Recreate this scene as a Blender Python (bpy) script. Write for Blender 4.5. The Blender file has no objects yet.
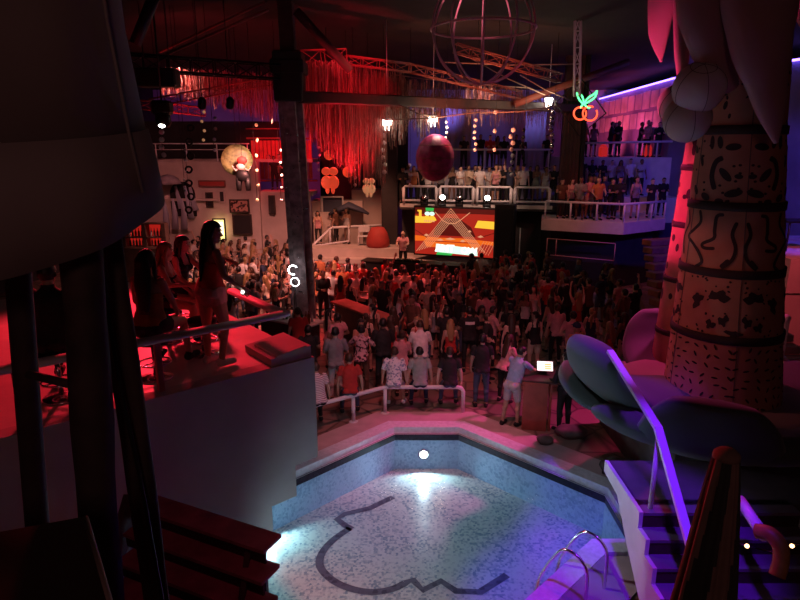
import bpy, bmesh, math, random
import numpy as np
from mathutils import Vector, Matrix, Euler

random.seed(11)
rng = random.Random(5)
sc = bpy.context.scene
COL = sc.collection
V = Vector

# ------------------------------------------------------------------ camera
CAM_H = 5.7
PITCH = math.atan(0.25)
SP, CP = math.sin(PITCH), math.cos(PITCH)
cam_data = bpy.data.cameras.new('camera')
cam = bpy.data.objects.new('camera', cam_data)
COL.objects.link(cam)
cam.location = (0, 0, CAM_H)
cam.rotation_euler = (math.pi / 2 - PITCH, 0, 0)
cam_data.sensor_width = 36.0
cam_data.lens = 27.0
cam_data.clip_start = 0.05
cam_data.clip_end = 200
sc.camera = cam


def ray(px, py):
    u = (px - 400) / 600.0
    v = (300 - py) / 600.0
    return V((u, v * SP + CP, v * CP - SP))


def PZ(px, py, z):          # where the sight line meets a level
    d = ray(px, py)
    t = (z - CAM_H) / d.z
    return V((d.x * t, d.y * t, z))


def PY(px, py, y):          # where the sight line meets a distance
    d = ray(px, py)
    t = y / d.y
    return V((d.x * t, y, CAM_H + d.z * t))


# ------------------------------------------------------------------ materials
MATS = {}


def mat(name, color=(.5, .5, .5), rough=.7, metal=0.0, emit=None, estr=0.0, noise=0.0, scale=6.0, bump=0.0,
        sheen=0.0, alpha=None, spec=None):
    m = bpy.data.materials.new(name)
    m.use_nodes = True
    nt = m.node_tree
    b = nt.nodes['Principled BSDF']
    c = (*color, 1)
    b.inputs['Base Color'].default_value = c
    b.inputs['Roughness'].default_value = rough
    b.inputs['Metallic'].default_value = metal
    if spec is not None:
        b.inputs['Specular IOR Level'].default_value = spec
    if sheen:
        b.inputs['Sheen Weight'].default_value = sheen
    if emit:
        b.inputs['Emission Color'].default_value = (*emit, 1)
        b.inputs['Emission Strength'].default_value = estr
    if noise or bump:
        tc = nt.nodes.new('ShaderNodeTexCoord')
        n = nt.nodes.new('ShaderNodeTexNoise')
        n.inputs['Scale'].default_value = scale
        n.inputs['Detail'].default_value = 5
        nt.links.new(tc.outputs['Object'], n.inputs['Vector'])
        if noise:
            r = nt.nodes.new('ShaderNodeMapRange')
            r.inputs['From Min'].default_value = .3
            r.inputs['From Max'].default_value = .7
            r.inputs['To Min'].default_value = 1 - noise
            r.inputs['To Max'].default_value = 1 + noise
            nt.links.new(n.outputs['Fac'], r.inputs['Value'])
            mx = nt.nodes.new('ShaderNodeMix')
            mx.data_type = 'RGBA'
            mx.blend_type = 'MULTIPLY'
            mx.inputs['Factor'].default_value = 1
            mx.inputs['A'].default_value = c
            nt.links.new(r.outputs['Result'], mx.inputs['B'])
            nt.links.new(mx.outputs['Result'], b.inputs['Base Color'])
        if bump:
            bp = nt.nodes.new('ShaderNodeBump')
            bp.inputs['Strength'].default_value = bump
            bp.inputs['Distance'].default_value = .02
            nt.links.new(n.outputs['Fac'], bp.inputs['Height'])
            nt.links.new(bp.outputs['Normal'], b.inputs['Normal'])
    MATS[name] = m
    return m


def M(n):
    return MATS[n]


# ------------------------------------------------------------------ mesh builder
class MB:
    def __init__(s):
        s.v = []
        s.f = []
        s.mi = []
        s.sm = []

    def add(s, verts, faces, mi=0, smooth=False):
        o = len(s.v)
        s.v += [V(p) for p in verts]
        for f in faces:
            s.f.append([i + o for i in f])
            s.mi.append(mi)
            s.sm.append(smooth)
        return s

    def box(s, c, size, rz=0.0, rot=None, mi=0):
        R = rot if rot is not None else Matrix.Rotation(rz, 3, 'Z')
        c = V(c)
        hx, hy, hz = size[0] / 2, size[1] / 2, size[2] / 2
        vs = [c + R @ V((x * hx, y * hy, z * hz)) for x in (-1, 1) for y in (-1, 1) for z in (-1, 1)]
        fs = [(0, 1, 3, 2), (4, 6, 7, 5), (0, 4, 5, 1), (2, 3, 7, 6), (0, 2, 6, 4), (1, 5, 7, 3)]
        return s.add(vs, fs, mi)

    def bbox(s, c, size, rz=0.0, bev=.02, mi=0, rot=None, seg=1):
        bm = bmesh.new()
        bmesh.ops.create_cube(bm, size=1)
        for v in bm.verts:
            v.co = V((v.co.x * size[0], v.co.y * size[1], v.co.z * size[2]))
        bmesh.ops.bevel(bm, geom=list(bm.edges), offset=bev, segments=seg, affect='EDGES', profile=.5)
        R = rot if rot is not None else Matrix.Rotation(rz, 3, 'Z')
        c = V(c)
        bm.verts.index_update()
        s.add([c + R @ v.co for v in bm.verts], [[v.index for v in f.verts] for f in bm.faces], mi)
        bm.free()
        return s

    def tube(s, pts, r, seg=8, mi=0, smooth=True, closed=False, cap=True, squash=None):
        pts = [V(p) for p in pts]
        n = len(pts)
        rr = list(r) if isinstance(r, (list, tuple)) else [r] * n
        vs = []
        prev = None
        for i, p in enumerate(pts):
            if closed:
                t = pts[(i + 1) % n] - pts[i - 1]
            else:
                t = pts[min(i + 1, n - 1)] - pts[max(i - 1, 0)]
            if t.length < 1e-9:
                t = V((0, 0, 1))
            t.normalize()
            if prev is None:
                a = V((0, 0, 1)) if abs(t.z) < .9 else V((1, 0, 0))
                x = t.cross(a).normalized()
            else:
                x = prev - t * prev.dot(t)
                x = x.normalized() if x.length > 1e-6 else t.orthogonal().normalized()
            prev = x
            y = t.cross(x)
            for k in range(seg):
                a = 2 * math.pi * k / seg
                vs.append(p + (x * math.cos(a) + y * math.sin(a)) * rr[i])
        fs = []
        m = n if closed else n - 1
        for i in range(m):
            j = (i + 1) % n
            for k in range(seg):
                l = (k + 1) % seg
                fs.append((i * seg + k, i * seg + l, j * seg + l, j * seg + k))
        if cap and not closed:
            fs.append(tuple(range(seg))[::-1])
            fs.append(tuple((n - 1) * seg + k for k in range(seg)))
        return s.add(vs, fs, mi, smooth)

    def loft(s, pts, hw, ht, side, seg=14, mi=0, smooth=True, power=1.0):
        """spine with elliptical sections: hw half-width along side, ht half-thickness"""
        pts = [V(p) for p in pts]
        n = len(pts)
        side = V(side).normalized()
        vs = []
        for i, p in enumerate(pts):
            t = (pts[min(i + 1, n - 1)] - pts[max(i - 1, 0)]).normalized()
            x = (side - t * side.dot(t)).normalized()
            y = t.cross(x)
            for k in range(seg):
                a = 2 * math.pi * k / seg
                ca, sa = math.cos(a), math.sin(a)
                vs.append(p + x * ca * hw[i] + y * math.copysign(abs(sa) ** power, sa) * ht[i])
        fs = []
        for i in range(n - 1):
            for k in range(seg):
                l = (k + 1) % seg
                fs.append((i * seg + k, i * seg + l, (i + 1) * seg + l, (i + 1) * seg + k))
        fs.append(tuple(range(seg))[::-1])
        fs.append(tuple((n - 1) * seg + k for k in range(seg)))
        return s.add(vs, fs, mi, smooth)

    def sphere(s, c, r, scale=(1, 1, 1), u=16, v=10, mi=0, rot=None, smooth=True):
        c = V(c)
        R = rot if rot is not None else Matrix.Identity(3)
        vs = [c + R @ V((0, 0, r * scale[2]))]
        for i in range(1, v):
            th = math.pi * i / v
            for k in range(u):
                a = 2 * math.pi * k / u
                vs.append(c + R @ V((r * scale[0] * math.sin(th) * math.cos(a), r * scale[1] * math.sin(th) * math.sin(a),
                                     r * scale[2] * math.cos(th))))
        vs.append(c + R @ V((0, 0, -r * scale[2])))
        fs = []
        for k in range(u):
            fs.append((0, 1 + k, 1 + (k + 1) % u))
        for i in range(v - 2):
            for k in range(u):
                a = 1 + i * u + k
                b = 1 + i * u + (k + 1) % u
                fs.append((a, a + u, b + u, b))
        L = len(vs) - 1
        o = 1 + (v - 2) * u
        for k in range(u):
            fs.append((L, o + (k + 1) % u, o + k))
        return s.add(vs, fs, mi, smooth)

    def lathe(s, prof, c=(0, 0, 0), seg=20, mi=0, smooth=True, axis=None, caps=True):
        """prof: list of (r, z)"""
        c = V(c)
        R = Matrix.Identity(3)
        if axis is not None:
            R = V((0, 0, 1)).rotation_difference(V(axis)).to_matrix()
        vs = []
        for r, z in prof:
            for k in range(seg):
                a = 2 * math.pi * k / seg
                vs.append(c + R @ V((r * math.cos(a), r * math.sin(a), z)))
        fs = []
        for i in range(len(prof) - 1):
            for k in range(seg):
                l = (k + 1) % seg
                fs.append((i * seg + k, i * seg + l, (i + 1) * seg + l, (i + 1) * seg + k))
        if caps:
            fs.append(tuple(range(seg))[::-1])
            fs.append(tuple((len(prof) - 1) * seg + k for k in range(seg)))
        return s.add(vs, fs, mi, smooth)

    def prism(s, poly, d, mi=0):
        """poly: 3-D points of a flat outline, d: extrusion vector"""
        poly = [V(p) for p in poly]
        d = V(d)
        n = len(poly)
        vs = poly + [p + d for p in poly]
        fs = [tuple(range(n))[::-1], tuple(range(n, 2 * n))]
        for i in range(n):
            j = (i + 1) % n
            fs.append((i, j, n + j, n + i))
        return s.add(vs, fs, mi)

    def build(s, name, mats, parent=None, origin=None):
        if not isinstance(mats, (list, tuple)):
            mats = [mats]
        if parent is None:
            if origin is None:
                xs = [p.x for p in s.v]
                ys = [p.y for p in s.v]
                zs = [p.z for p in s.v]
                origin = V(((min(xs) + max(xs)) / 2, (min(ys) + max(ys)) / 2, min(zs)))
            off = V(origin)
        else:
            r = parent
            while r.parent:
                r = r.parent
            off = V(r.location)
        me = bpy.data.meshes.new(name)
        me.from_pydata([tuple(p - off) for p in s.v], [], s.f)
        for m in mats:
            me.materials.append(M(m) if isinstance(m, str) else m)
        me.polygons.foreach_set('material_index', s.mi)
        me.polygons.foreach_set('use_smooth', s.sm)
        bm = bmesh.new()
        bm.from_mesh(me)
        bmesh.ops.recalc_face_normals(bm, faces=bm.faces)
        bm.to_mesh(me)
        bm.free()
        me.update()
        o = bpy.data.objects.new(name, me)
        COL.objects.link(o)
        if parent is None:
            o.location = off
        else:
            o.parent = parent
        return o


def tag(o, label, cat, group=None, kind=None):
    if label:
        o['label'] = label
    if cat:
        o['category'] = cat
    if group:
        o['group'] = group
    if kind:
        o['kind'] = kind
    return o


def thing(name, loc, label, cat, group=None):
    o = bpy.data.objects.new(name, None)
    COL.objects.link(o)
    o.location = loc
    o.empty_display_size = .1
    return tag(o, label, cat, group)


def struct(mb, name, mats, label=None):
    o = mb.build(name, mats)
    o['kind'] = 'structure'
    o['label'] = label or name.replace('_', ' ')
    o['category'] = 'building part'
    return o


def dup(o, loc=None, rz=None, label=None, group=None):
    kids = [c for c in bpy.data.objects if c.parent == o]
    r = o.copy()
    COL.objects.link(r)
    if loc is not None:
        r.location = loc
    if rz is not None:
        r.rotation_euler = (0, 0, rz)
    if label:
        r['label'] = label
    if group:
        r['group'] = group
    for k in kids:
        kk = [g for g in bpy.data.objects if g.parent == k]
        c = k.copy()
        COL.objects.link(c)
        c.parent = r
        for g in kk:
            d = g.copy()
            COL.objects.link(d)
            d.parent = c
    return r


def arc(c, r, a0, a1, n, ax, ay):
    c, ax, ay = V(c), V(ax), V(ay)
    return [c + ax * (r * math.cos(a0 + (a1 - a0) * i / n)) + ay * (r * math.sin(a0 + (a1 - a0) * i / n)) for i in range(n + 1)]


def smooth_path(pts, n=6):
    pts = [V(p) for p in pts]
    out = []
    for i in range(len(pts) - 1):
        p0 = pts[max(i - 1, 0)]
        p1, p2 = pts[i], pts[i + 1]
        p3 = pts[min(i + 2, len(pts) - 1)]
        for k in range(n):
            t = k / n
            out.append(.5 * ((2 * p1) + (p2 - p0) * t + (2 * p0 - 5 * p1 + 4 * p2 - p3) * t * t + (3 * p1 - p0 - 3 * p2 + p3) * t ** 3))
    out.append(pts[-1])
    return out


def interp(vals, n):
    """resample list of scalars to match smooth_path"""
    out = []
    for i in range(len(vals) - 1):
        for k in range(n):
            t = k / n
            t = t * t * (3 - 2 * t) * .5 + t * .5
            out.append(vals[i] * (1 - t) + vals[i + 1] * t)
    out.append(vals[-1])
    return out


def lamp(kind, name, loc, color, power, target=None, size=.1, spot=60, blend=.5):
    d = bpy.data.lights.new(name, kind)
    d.color = color
    d.energy = power
    if kind == 'SPOT':
        d.spot_size = math.radians(spot)
        d.spot_blend = blend
        d.shadow_soft_size = size
    elif kind == 'AREA':
        d.size = size
    else:
        d.shadow_soft_size = size
    o = bpy.data.objects.new(name, d)
    COL.objects.link(o)
    o.location = loc
    if target is not None:
        o.rotation_euler = (V(target) - V(loc)).to_track_quat('-Z', 'Y').to_euler()
    return o
# ------------------------------------------------------------------ materials used in the place
mat('white_paint', (.62, .6, .58), .6, noise=.08, scale=3)
mat('grey_wall', (.46, .38, .38), .85, noise=.08, scale=2, bump=.1)
mat('terrace_tile', (.6, .5, .48), .5, noise=.15, scale=2.5)
mat('facade', (.55, .46, .42), .85, noise=.15, scale=1.2, bump=.1)
mat('dark_wall', (.035, .03, .032), .85, noise=.2, scale=2)
mat('ceiling_board', (.02, .015, .015), .9, noise=.25, scale=1.5)
mat('blue_wall', (.4, .4, .5), .8, noise=.15, scale=.8)
mat('pink_wall', (.55, .45, .5), .8, noise=.3, scale=1.0)
mat('black_paint', (.012, .011, .012), .5)
mat('black_metal', (.02, .02, .022), .4, .6)
mat('white_metal', (.75, .75, .78), .35)
mat('chrome', (.75, .75, .78), .18, 1.0)
mat('dark_wood', (.045, .022, .016), .6, noise=.35, scale=5)
mat('pink_lit_wood', (.34, .10, .13), .55, noise=.3, scale=5)  # plum of the pink and purple light put into the colour
mat('red_wood', (.30, .07, .045), .5, noise=.25, scale=4)
mat('beam_wood', (.055, .02, .018), .6, noise=.3, scale=3)
mat('dull_beam', (.10, .04, .038), .7, noise=.2, scale=3)
mat('rust_beam', (.25, .075, .06), .6, noise=.2, scale=3)
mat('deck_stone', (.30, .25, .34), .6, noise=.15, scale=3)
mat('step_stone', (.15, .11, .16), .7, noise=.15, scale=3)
mat('landing_stone', (.10, .08, .10), .8, noise=.2, scale=3)  # dark base colour stands in for shade below the petals
mat('column_wood', (.30, .2, .21), .75, noise=.5, scale=5, bump=.4)
mat('wall_violet', (.22, .18, .34), .8, noise=.2, scale=1)
mat('strand_red', (.35, .12, .09), .8)
mat('strand_deep', (.14, .06, .05), .8)
mat('log_wood', (.035, .022, .02), .75, noise=.4, scale=8, bump=.4)
mat('canvas', (.15, .125, .115), .95, noise=.08, scale=3, sheen=.3)
mat('canvas_hem', (.19, .16, .15), .95, noise=.08, scale=3)
mat('table_top', (.03, .02, .018), .7, noise=.2, scale=3, spec=.15)
mat('table_edge', (.25, .19, .18), .5)
mat('pool_coping', (.72, .76, .82), .45, noise=.12, scale=14)
mat('stone_light', (.55, .42, .42), .7, noise=.12, scale=3)
mat('rock', (.14, .11, .10), .85, noise=.4, scale=3, bump=.6)
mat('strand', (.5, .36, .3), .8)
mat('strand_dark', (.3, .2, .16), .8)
mat('trunk_cloth', (.46, .20, .14), .85, noise=.1, scale=4)
mat('trunk_ink', (.035, .018, .02), .85)
mat('petal_cloth', (.058, .08, .072), .8, sheen=.2, noise=.06, scale=2)  # cloth darkened in place of shade on the front petals
mat('petal_inner', (.32, .25, .28), .8, noise=.06, scale=2)
mat('leaf_cloth', (.42, .26, .27), .85, noise=.06, scale=2)
mat('ball_cloth', (.62, .55, .54), .8, noise=.05, scale=2)
mat('seam', (.12, .08, .09), .8)
mat('parasol_taupe', (.17, .11, .09), .9, noise=.15, scale=5)
mat('parasol_green', (.028, .032, .028), .9, noise=.15, scale=5)
mat('hoop_pink', (.6, .35, .38), .45)
mat('disc_white', (.8, .78, .76), .4)
mat('disc_black', (.012, .012, .012), .4)
mat('cushion_red', (.5, .06, .05), .7, noise=.1, scale=3)
mat('tent_blue', (.06, .07, .11), .7)
mat('bottle_green', (.02, .09, .04), .15)
mat('bottle_clear', (.5, .45, .42), .1)
mat('bottle_amber', (.22, .06, .015), .15)
mat('lamp_white', (.9, .9, .9), .4, emit=(1, .93, .8), estr=14)
mat('lamp_warm', (.9, .8, .6), .4, emit=(1, .75, .45), estr=12)
mat('lamp_pool', (.9, .9, .9), .4, emit=(.95, 1, .95), estr=14)
mat('phone_light', (.9, .9, .9), .4, emit=(.95, .97, 1), estr=12)
mat('neon_blue', (.2, .1, .9), .4, emit=(.22, .12, 1), estr=7)
mat('neon_green', (.1, .9, .3), .4, emit=(.1, 1, .3), estr=2.4)
mat('neon_red', (.9, .1, .05), .4, emit=(1, .08, .03), estr=2.4)
mat('sign_yellow', (.9, .8, .3), .5, emit=(1, .85, .3), estr=1.5)
mat('sign_white', (.9, .9, .6), .5, emit=(1, .95, .6), estr=2.0)
mat('sign_ink', (.25, .12, .02), .5, emit=(.4, .25, .05), estr=.4)
mat('tablet_glow', (.9, .9, .9), .4, emit=(1, .97, .85), estr=1.4)
mat('tablet_yellow', (.9, .7, .3), .4, emit=(1, .75, .2), estr=.8)
for nm, c, e in (('screen_red', (.45, .02, .01), .9), ('screen_dark', (.12, .006, .004), .8), ('screen_orange', (1, .16, .01), .9),
                 ('screen_yellow', (1, .55, .04), 1.1), ('screen_line', (1, .42, .22), .8), ('screen_white', (1, 1, .85), 1.5),
                 ('screen_green', (.05, .6, .1), .8), ('screen_mint', (.7, 1, .8), 1.2)):
    mat(nm, (.01, .01, .01), .5, emit=c, estr=e)
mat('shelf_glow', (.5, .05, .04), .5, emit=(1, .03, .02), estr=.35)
mat('slat_red', (.6, .12, .1), .6, noise=.2, scale=3)
mat('sphere_plum', (.32, .03, .13), .5, noise=.5, scale=5)
mat('disc_green', (.13, .19, .07), .5, noise=.6, scale=9)
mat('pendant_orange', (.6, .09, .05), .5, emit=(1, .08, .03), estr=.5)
mat('pendant_cream', (.8, .6, .35), .5, emit=(1, .45, .2), estr=.3)  # slight glow put in to brighten the cream, no lamp inside
mat('speaker_grille', (.015, .015, .016), .8, noise=.2, scale=60)
mat('curved_wood', (.35, .21, .04), .45, noise=.3, scale=8)
mat('bulb_warm', (.9, .7, .4), .4, emit=(1, .5, .22), estr=6)
mat('purple_rock', (.3, .26, .3), .8, noise=.3, scale=3, bump=.4)
mat('red_lit_stone', (.35, .1, .08), .7, noise=.3, scale=3)  # red light put into the stone colour
mat('umbrella_pole', (.2, .2, .2), .4, .5)
# people
SKINS = ['skin_fair', 'skin_tan', 'skin_brown']
mat('skin_fair', (.62, .40, .31), .55)
mat('skin_tan', (.45, .27, .19), .55)
mat('skin_brown', (.22, .12, .08), .55)
HAIRS = ['hair_black', 'hair_brown', 'hair_blond']
mat('hair_black', (.010, .008, .008), .5)
mat('hair_brown', (.045, .022, .012), .5)
mat('hair_blond', (.30, .19, .08), .5)
mat('eye_white', (.7, .7, .7), .3)
mat('lip', (.4, .12, .1), .5)
CL = {'white': (.72, .70, .68), 'black': (.014, .013, .014), 'grey': (.22, .22, .23), 'red': (.42, .03, .025), 'pink': (.6, .28, .3),
      'light blue': (.30, .40, .60), 'dark blue': (.02, .03, .07), 'cream': (.6, .5, .38), 'olive': (.11, .11, .05), 'mustard': (.34, .20, .04),
      'brown': (.12, .05, .03), 'denim': (.06, .09, .15), 'light grey': (.45, .45, .45), 'orange': (.5, .18, .07), 'grey green': (.28, .33, .30)}
for k, c in CL.items():
    mat('cloth_' + k.replace(' ', '_'), c, .85, noise=.12, scale=14)


def cloth(k):
    return 'cloth_' + k.replace(' ', '_')


def pattern_mat(name, base, ink, scale, wave=False, thr=.5):
    m = mat(name, base, .85)
    nt = m.node_tree
    b = nt.nodes['Principled BSDF']
    tc = nt.nodes.new('ShaderNodeTexCoord')
    if wave:
        t = nt.nodes.new('ShaderNodeTexWave')
        t.bands_direction = 'Z'
        t.inputs['Distortion'].default_value = 1.5
        out = t.outputs['Fac']
    else:
        t = nt.nodes.new('ShaderNodeTexNoise')
        out = t.outputs['Fac']
    t.inputs['Scale'].default_value = scale
    nt.links.new(tc.outputs['Object'], t.inputs['Vector'])
    r = nt.nodes.new('ShaderNodeValToRGB')
    r.color_ramp.elements[0].position = thr - .03
    r.color_ramp.elements[1].position = thr + .03
    r.color_ramp.elements[0].color = (*base, 1)
    r.color_ramp.elements[1].color = (*ink, 1)
    nt.links.new(out, r.inputs['Fac'])
    nt.links.new(r.outputs['Color'], b.inputs['Base Color'])
    return m


pattern_mat('cloth_floral', (.6, .35, .38), (.06, .02, .03), 16, thr=.56)
pattern_mat('cloth_scribble', (.72, .72, .74), (.25, .3, .42), 22, thr=.56)
pattern_mat('cloth_stripe', (.7, .55, .57), (.3, .2, .22), 9, wave=True, thr=.6)
pattern_mat('poster_red', (.5, .25, .2), (.05, .02, .02), 7, thr=.52)


def stone_floor():
    m = mat('flagstone', (.3, .2, .17), .6)
    nt = m.node_tree
    b = nt.nodes['Principled BSDF']
    tc = nt.nodes.new('ShaderNodeTexCoord')
    vo = nt.nodes.new('ShaderNodeTexVoronoi')
    vo.feature = 'DISTANCE_TO_EDGE'
    vo.inputs['Scale'].default_value = 1.5
    nt.links.new(tc.outputs['Object'], vo.inputs['Vector'])
    vc = nt.nodes.new('ShaderNodeTexVoronoi')
    vc.inputs['Scale'].default_value = 1.5
    nt.links.new(tc.outputs['Object'], vc.inputs['Vector'])
    r = nt.nodes.new('ShaderNodeValToRGB')
    r.color_ramp.elements[0].position = .0
    r.color_ramp.elements[1].position = .06
    r.color_ramp.elements[0].color = (.3, .3, .3, 1)
    r.color_ramp.elements[1].color = (1, 1, 1, 1)
    nt.links.new(vo.outputs['Distance'], r.inputs['Fac'])
    bw = nt.nodes.new('ShaderNodeRGBToBW')
    nt.links.new(vc.outputs['Color'], bw.inputs['Color'])
    mr = nt.nodes.new('ShaderNodeMapRange')
    mr.inputs['To Min'].default_value = .35
    mr.inputs['To Max'].default_value = 1.2
    nt.links.new(bw.outputs['Val'], mr.inputs['Value'])
    m1 = nt.nodes.new('ShaderNodeMix')
    m1.data_type = 'RGBA'
    m1.blend_type = 'MULTIPLY'
    m1.inputs['Factor'].default_value = 1
    m1.inputs['A'].default_value = (.34, .22, .18, 1)
    nt.links.new(r.outputs['Color'], m1.inputs['B'])
    m2 = nt.nodes.new('ShaderNodeMix')
    m2.data_type = 'RGBA'
    m2.blend_type = 'MULTIPLY'
    m2.inputs['Factor'].default_value = 1
    nt.links.new(m1.outputs['Result'], m2.inputs['A'])
    nt.links.new(mr.outputs['Result'], m2.inputs['B'])
    nt.links.new(m2.outputs['Result'], b.inputs['Base Color'])


stone_floor()


def mosaic(name, c1, c2, scale=11):
    m = mat(name, c1, .3)
    nt = m.node_tree
    b = nt.nodes['Principled BSDF']
    tc = nt.nodes.new('ShaderNodeTexCoord')
    vc = nt.nodes.new('ShaderNodeTexVoronoi')
    vc.inputs['Scale'].default_value = scale
    vc.inputs['Randomness'].default_value = .55
    nt.links.new(tc.outputs['Object'], vc.inputs['Vector'])
    bw = nt.nodes.new('ShaderNodeRGBToBW')
    nt.links.new(vc.outputs['Color'], bw.inputs['Color'])
    n = nt.nodes.new('ShaderNodeTexNoise')
    n.inputs['Scale'].default_value = 1.3
    n.inputs['Detail'].default_value = 4
    nt.links.new(tc.outputs['Object'], n.inputs['Vector'])
    ad = nt.nodes.new('ShaderNodeMath')
    ad.operation = 'MULTIPLY_ADD'
    ad.inputs[1].default_value = .9
    nt.links.new(n.outputs['Fac'], ad.inputs[0])
    nt.links.new(bw.outputs['Val'], ad.inputs[2])
    r = nt.nodes.new('ShaderNodeValToRGB')
    r.color_ramp.elements[0].position = .55
    r.color_ramp.elements[1].position = 1.3
    r.color_ramp.elements[1].position = 1.0
    r.color_ramp.elements[0].color = (*c1, 1)
    r.color_ramp.elements[1].color = (*c2, 1)
    nt.links.new(ad.outputs[0], r.inputs['Fac'])
    nt.links.new(r.outputs['Color'], b.inputs['Base Color'])
    return m


mosaic('pool_floor', (.20, .33, .42), (.56, .67, .66), 26)
mosaic('pool_wall', (.20, .32, .50), (.32, .46, .64), 22)
mosaic('pool_band', (.005, .007, .016), (.015, .02, .035), 22)
mosaic('pool_ink', (.05, .06, .10), (.12, .14, .20), 14)


def water():
    m = bpy.data.materials.new('water')
    m.use_nodes = True
    nt = m.node_tree
    for n in list(nt.nodes):
        nt.nodes.remove(n)
    o = nt.nodes.new('ShaderNodeOutputMaterial')
    tr = nt.nodes.new('ShaderNodeBsdfTransparent')
    tr.inputs['Color'].default_value = (.90, .97, 1, 1)
    gl = nt.nodes.new('ShaderNodeBsdfGlossy')
    gl.inputs['Roughness'].default_value = .08
    fr = nt.nodes.new('ShaderNodeFresnel')
    fr.inputs['IOR'].default_value = 1.18
    mx = nt.nodes.new('ShaderNodeMixShader')
    n = nt.nodes.new('ShaderNodeTexNoise')
    n.inputs['Scale'].default_value = 3.5
    n.inputs['Detail'].default_value = 3
    tc = nt.nodes.new('ShaderNodeTexCoord')
    bp = nt.nodes.new('ShaderNodeBump')
    bp.inputs['Strength'].default_value = .3
    bp.inputs['Distance'].default_value = .05
    nt.links.new(tc.outputs['Object'], n.inputs['Vector'])
    nt.links.new(n.outputs['Fac'], bp.inputs['Height'])
    nt.links.new(bp.outputs['Normal'], gl.inputs['Normal'])
    nt.links.new(bp.outputs['Normal'], fr.inputs['Normal'])
    nt.links.new(fr.outputs['Fac'], mx.inputs['Fac'])
    nt.links.new(tr.outputs['BSDF'], mx.inputs[1])
    nt.links.new(gl.outputs['BSDF'], mx.inputs[2])
    nt.links.new(mx.outputs['Shader'], o.inputs['Surface'])
    MATS['water'] = m


water()


def brick_panel():
    m = mat('panel_wall', (.5, .4, .45), .7)
    nt = m.node_tree
    b = nt.nodes['Principled BSDF']
    tc = nt.nodes.new('ShaderNodeTexCoord')
    mp = nt.nodes.new('ShaderNodeMapping')
    mp.inputs['Rotation'].default_value = (math.pi / 2, 0, 0)
    mp.inputs['Scale'].default_value = (.5, .5, .5)
    br = nt.nodes.new('ShaderNodeTexBrick')
    br.inputs['Color1'].default_value = (.6, .46, .5, 1)
    br.inputs['Color2'].default_value = (.4, .3, .36, 1)
    br.inputs['Mortar'].default_value = (.16, .12, .2, 1)
    br.inputs['Scale'].default_value = 1.0
    br.inputs['Mortar Size'].default_value = .03
    nt.links.new(tc.outputs['UV'], br.inputs['Vector'])
    nt.links.new(br.outputs['Color'], b.inputs['Base Color'])


brick_panel()
# ------------------------------------------------------------------ people
def _capsule(bm_mb, a, b, ra, rb, seg=12):
    a, b = V(a), V(b)
    d = b - a
    L = max(d.length, 1e-4)
    prof = []
    for i in range(5):
        t = math.pi / 2 * i / 4
        prof.append((max(ra * math.sin(t), .0005), -ra * math.cos(t)))
    for i in range(5):
        t = math.pi / 2 * i / 4
        prof.append((max(rb * math.cos(t), .0005), L + rb * math.sin(t)))
    bm_mb.lathe(prof, a, seg, axis=d)


def dirv(fwd, side, down=None):
    """unit vector from angles in degrees: fwd = swing forward from hanging, side = swing outward (+x)"""
    f, s_ = math.radians(fwd), math.radians(side)
    return V((math.sin(s_), math.cos(s_) * math.sin(f), -math.cos(s_) * math.cos(f)))


STAND = dict(lean=2, bend=0, twist=0, hy=0, hp=0, uL=(4, -12), fL=(14, -6), uR=(4, 12), fR=(14, 6), tL=(2, -4), sL=(-3, -1), tR=(2, 4), sR=(-3, 1), seat=None)


def pose(**k):
    p = dict(STAND)
    p.update(k)
    return p


def skeleton(p, fem):
    J = {}
    sw = .150 if fem else .178
    hw = .085
    tl, sl = .43, .40
    d = {}
    for s in 'LR':
        d['t' + s] = dirv(*p['t' + s])
        d['s' + s] = dirv(*p['s' + s])
    low = min((d['t' + s] * tl + d['s' + s] * sl).z for s in 'LR')
    pz = .09 - low
    if p['seat'] is not None:
        pz = p['seat'] + .10
    pel = V((0, 0, pz))
    J['pelvis'] = pel
    for s, k in (('L', -1), ('R', 1)):
        J['hip' + s] = pel + V((k * hw, 0, 0))
        J['knee' + s] = J['hip' + s] + d['t' + s] * tl
        J['ank' + s] = J['knee' + s] + d['s' + s] * sl
    L, B, T = math.radians(p['lean']), math.radians(p['bend']), math.radians(p['twist'])
    up = V((math.sin(B), math.sin(L) * math.cos(B), math.cos(L) * math.cos(B)))
    R = V((0, 0, 1)).rotation_difference(up).to_matrix() @ Matrix.Rotation(T, 3, 'Z')
    J['R'] = R
    def tp(x, y, z):
        return pel + R @ V((x, y, z))
    J['waist'] = tp(0, 0, .14)
    J['chest'] = tp(0, .005, .34)
    J['neck'] = tp(0, -.005, .53)
    for s, k in (('L', -1), ('R', 1)):
        J['sh' + s] = tp(k * sw, -.005, .475)
        u = dirv(*p['u' + s])
        f = dirv(*p['f' + s])
        Rt = Matrix.Rotation(T, 3, 'Z')
        J['elb' + s] = J['sh' + s] + Rt @ u * .27
        J['wri' + s] = J['elb' + s] + Rt @ f * .235
    hR = Matrix.Rotation(T + math.radians(p['hy']), 3, 'Z') @ Matrix.Rotation(-math.radians(p['hp']) - L * .4, 3, 'X')
    J['hR'] = hR
    J['head'] = J['neck'] + (up * .5 + V((0, 0, .5))) * .07 + hR @ V((0, .012, .085))
    J['tp'] = tp
    return J


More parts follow.
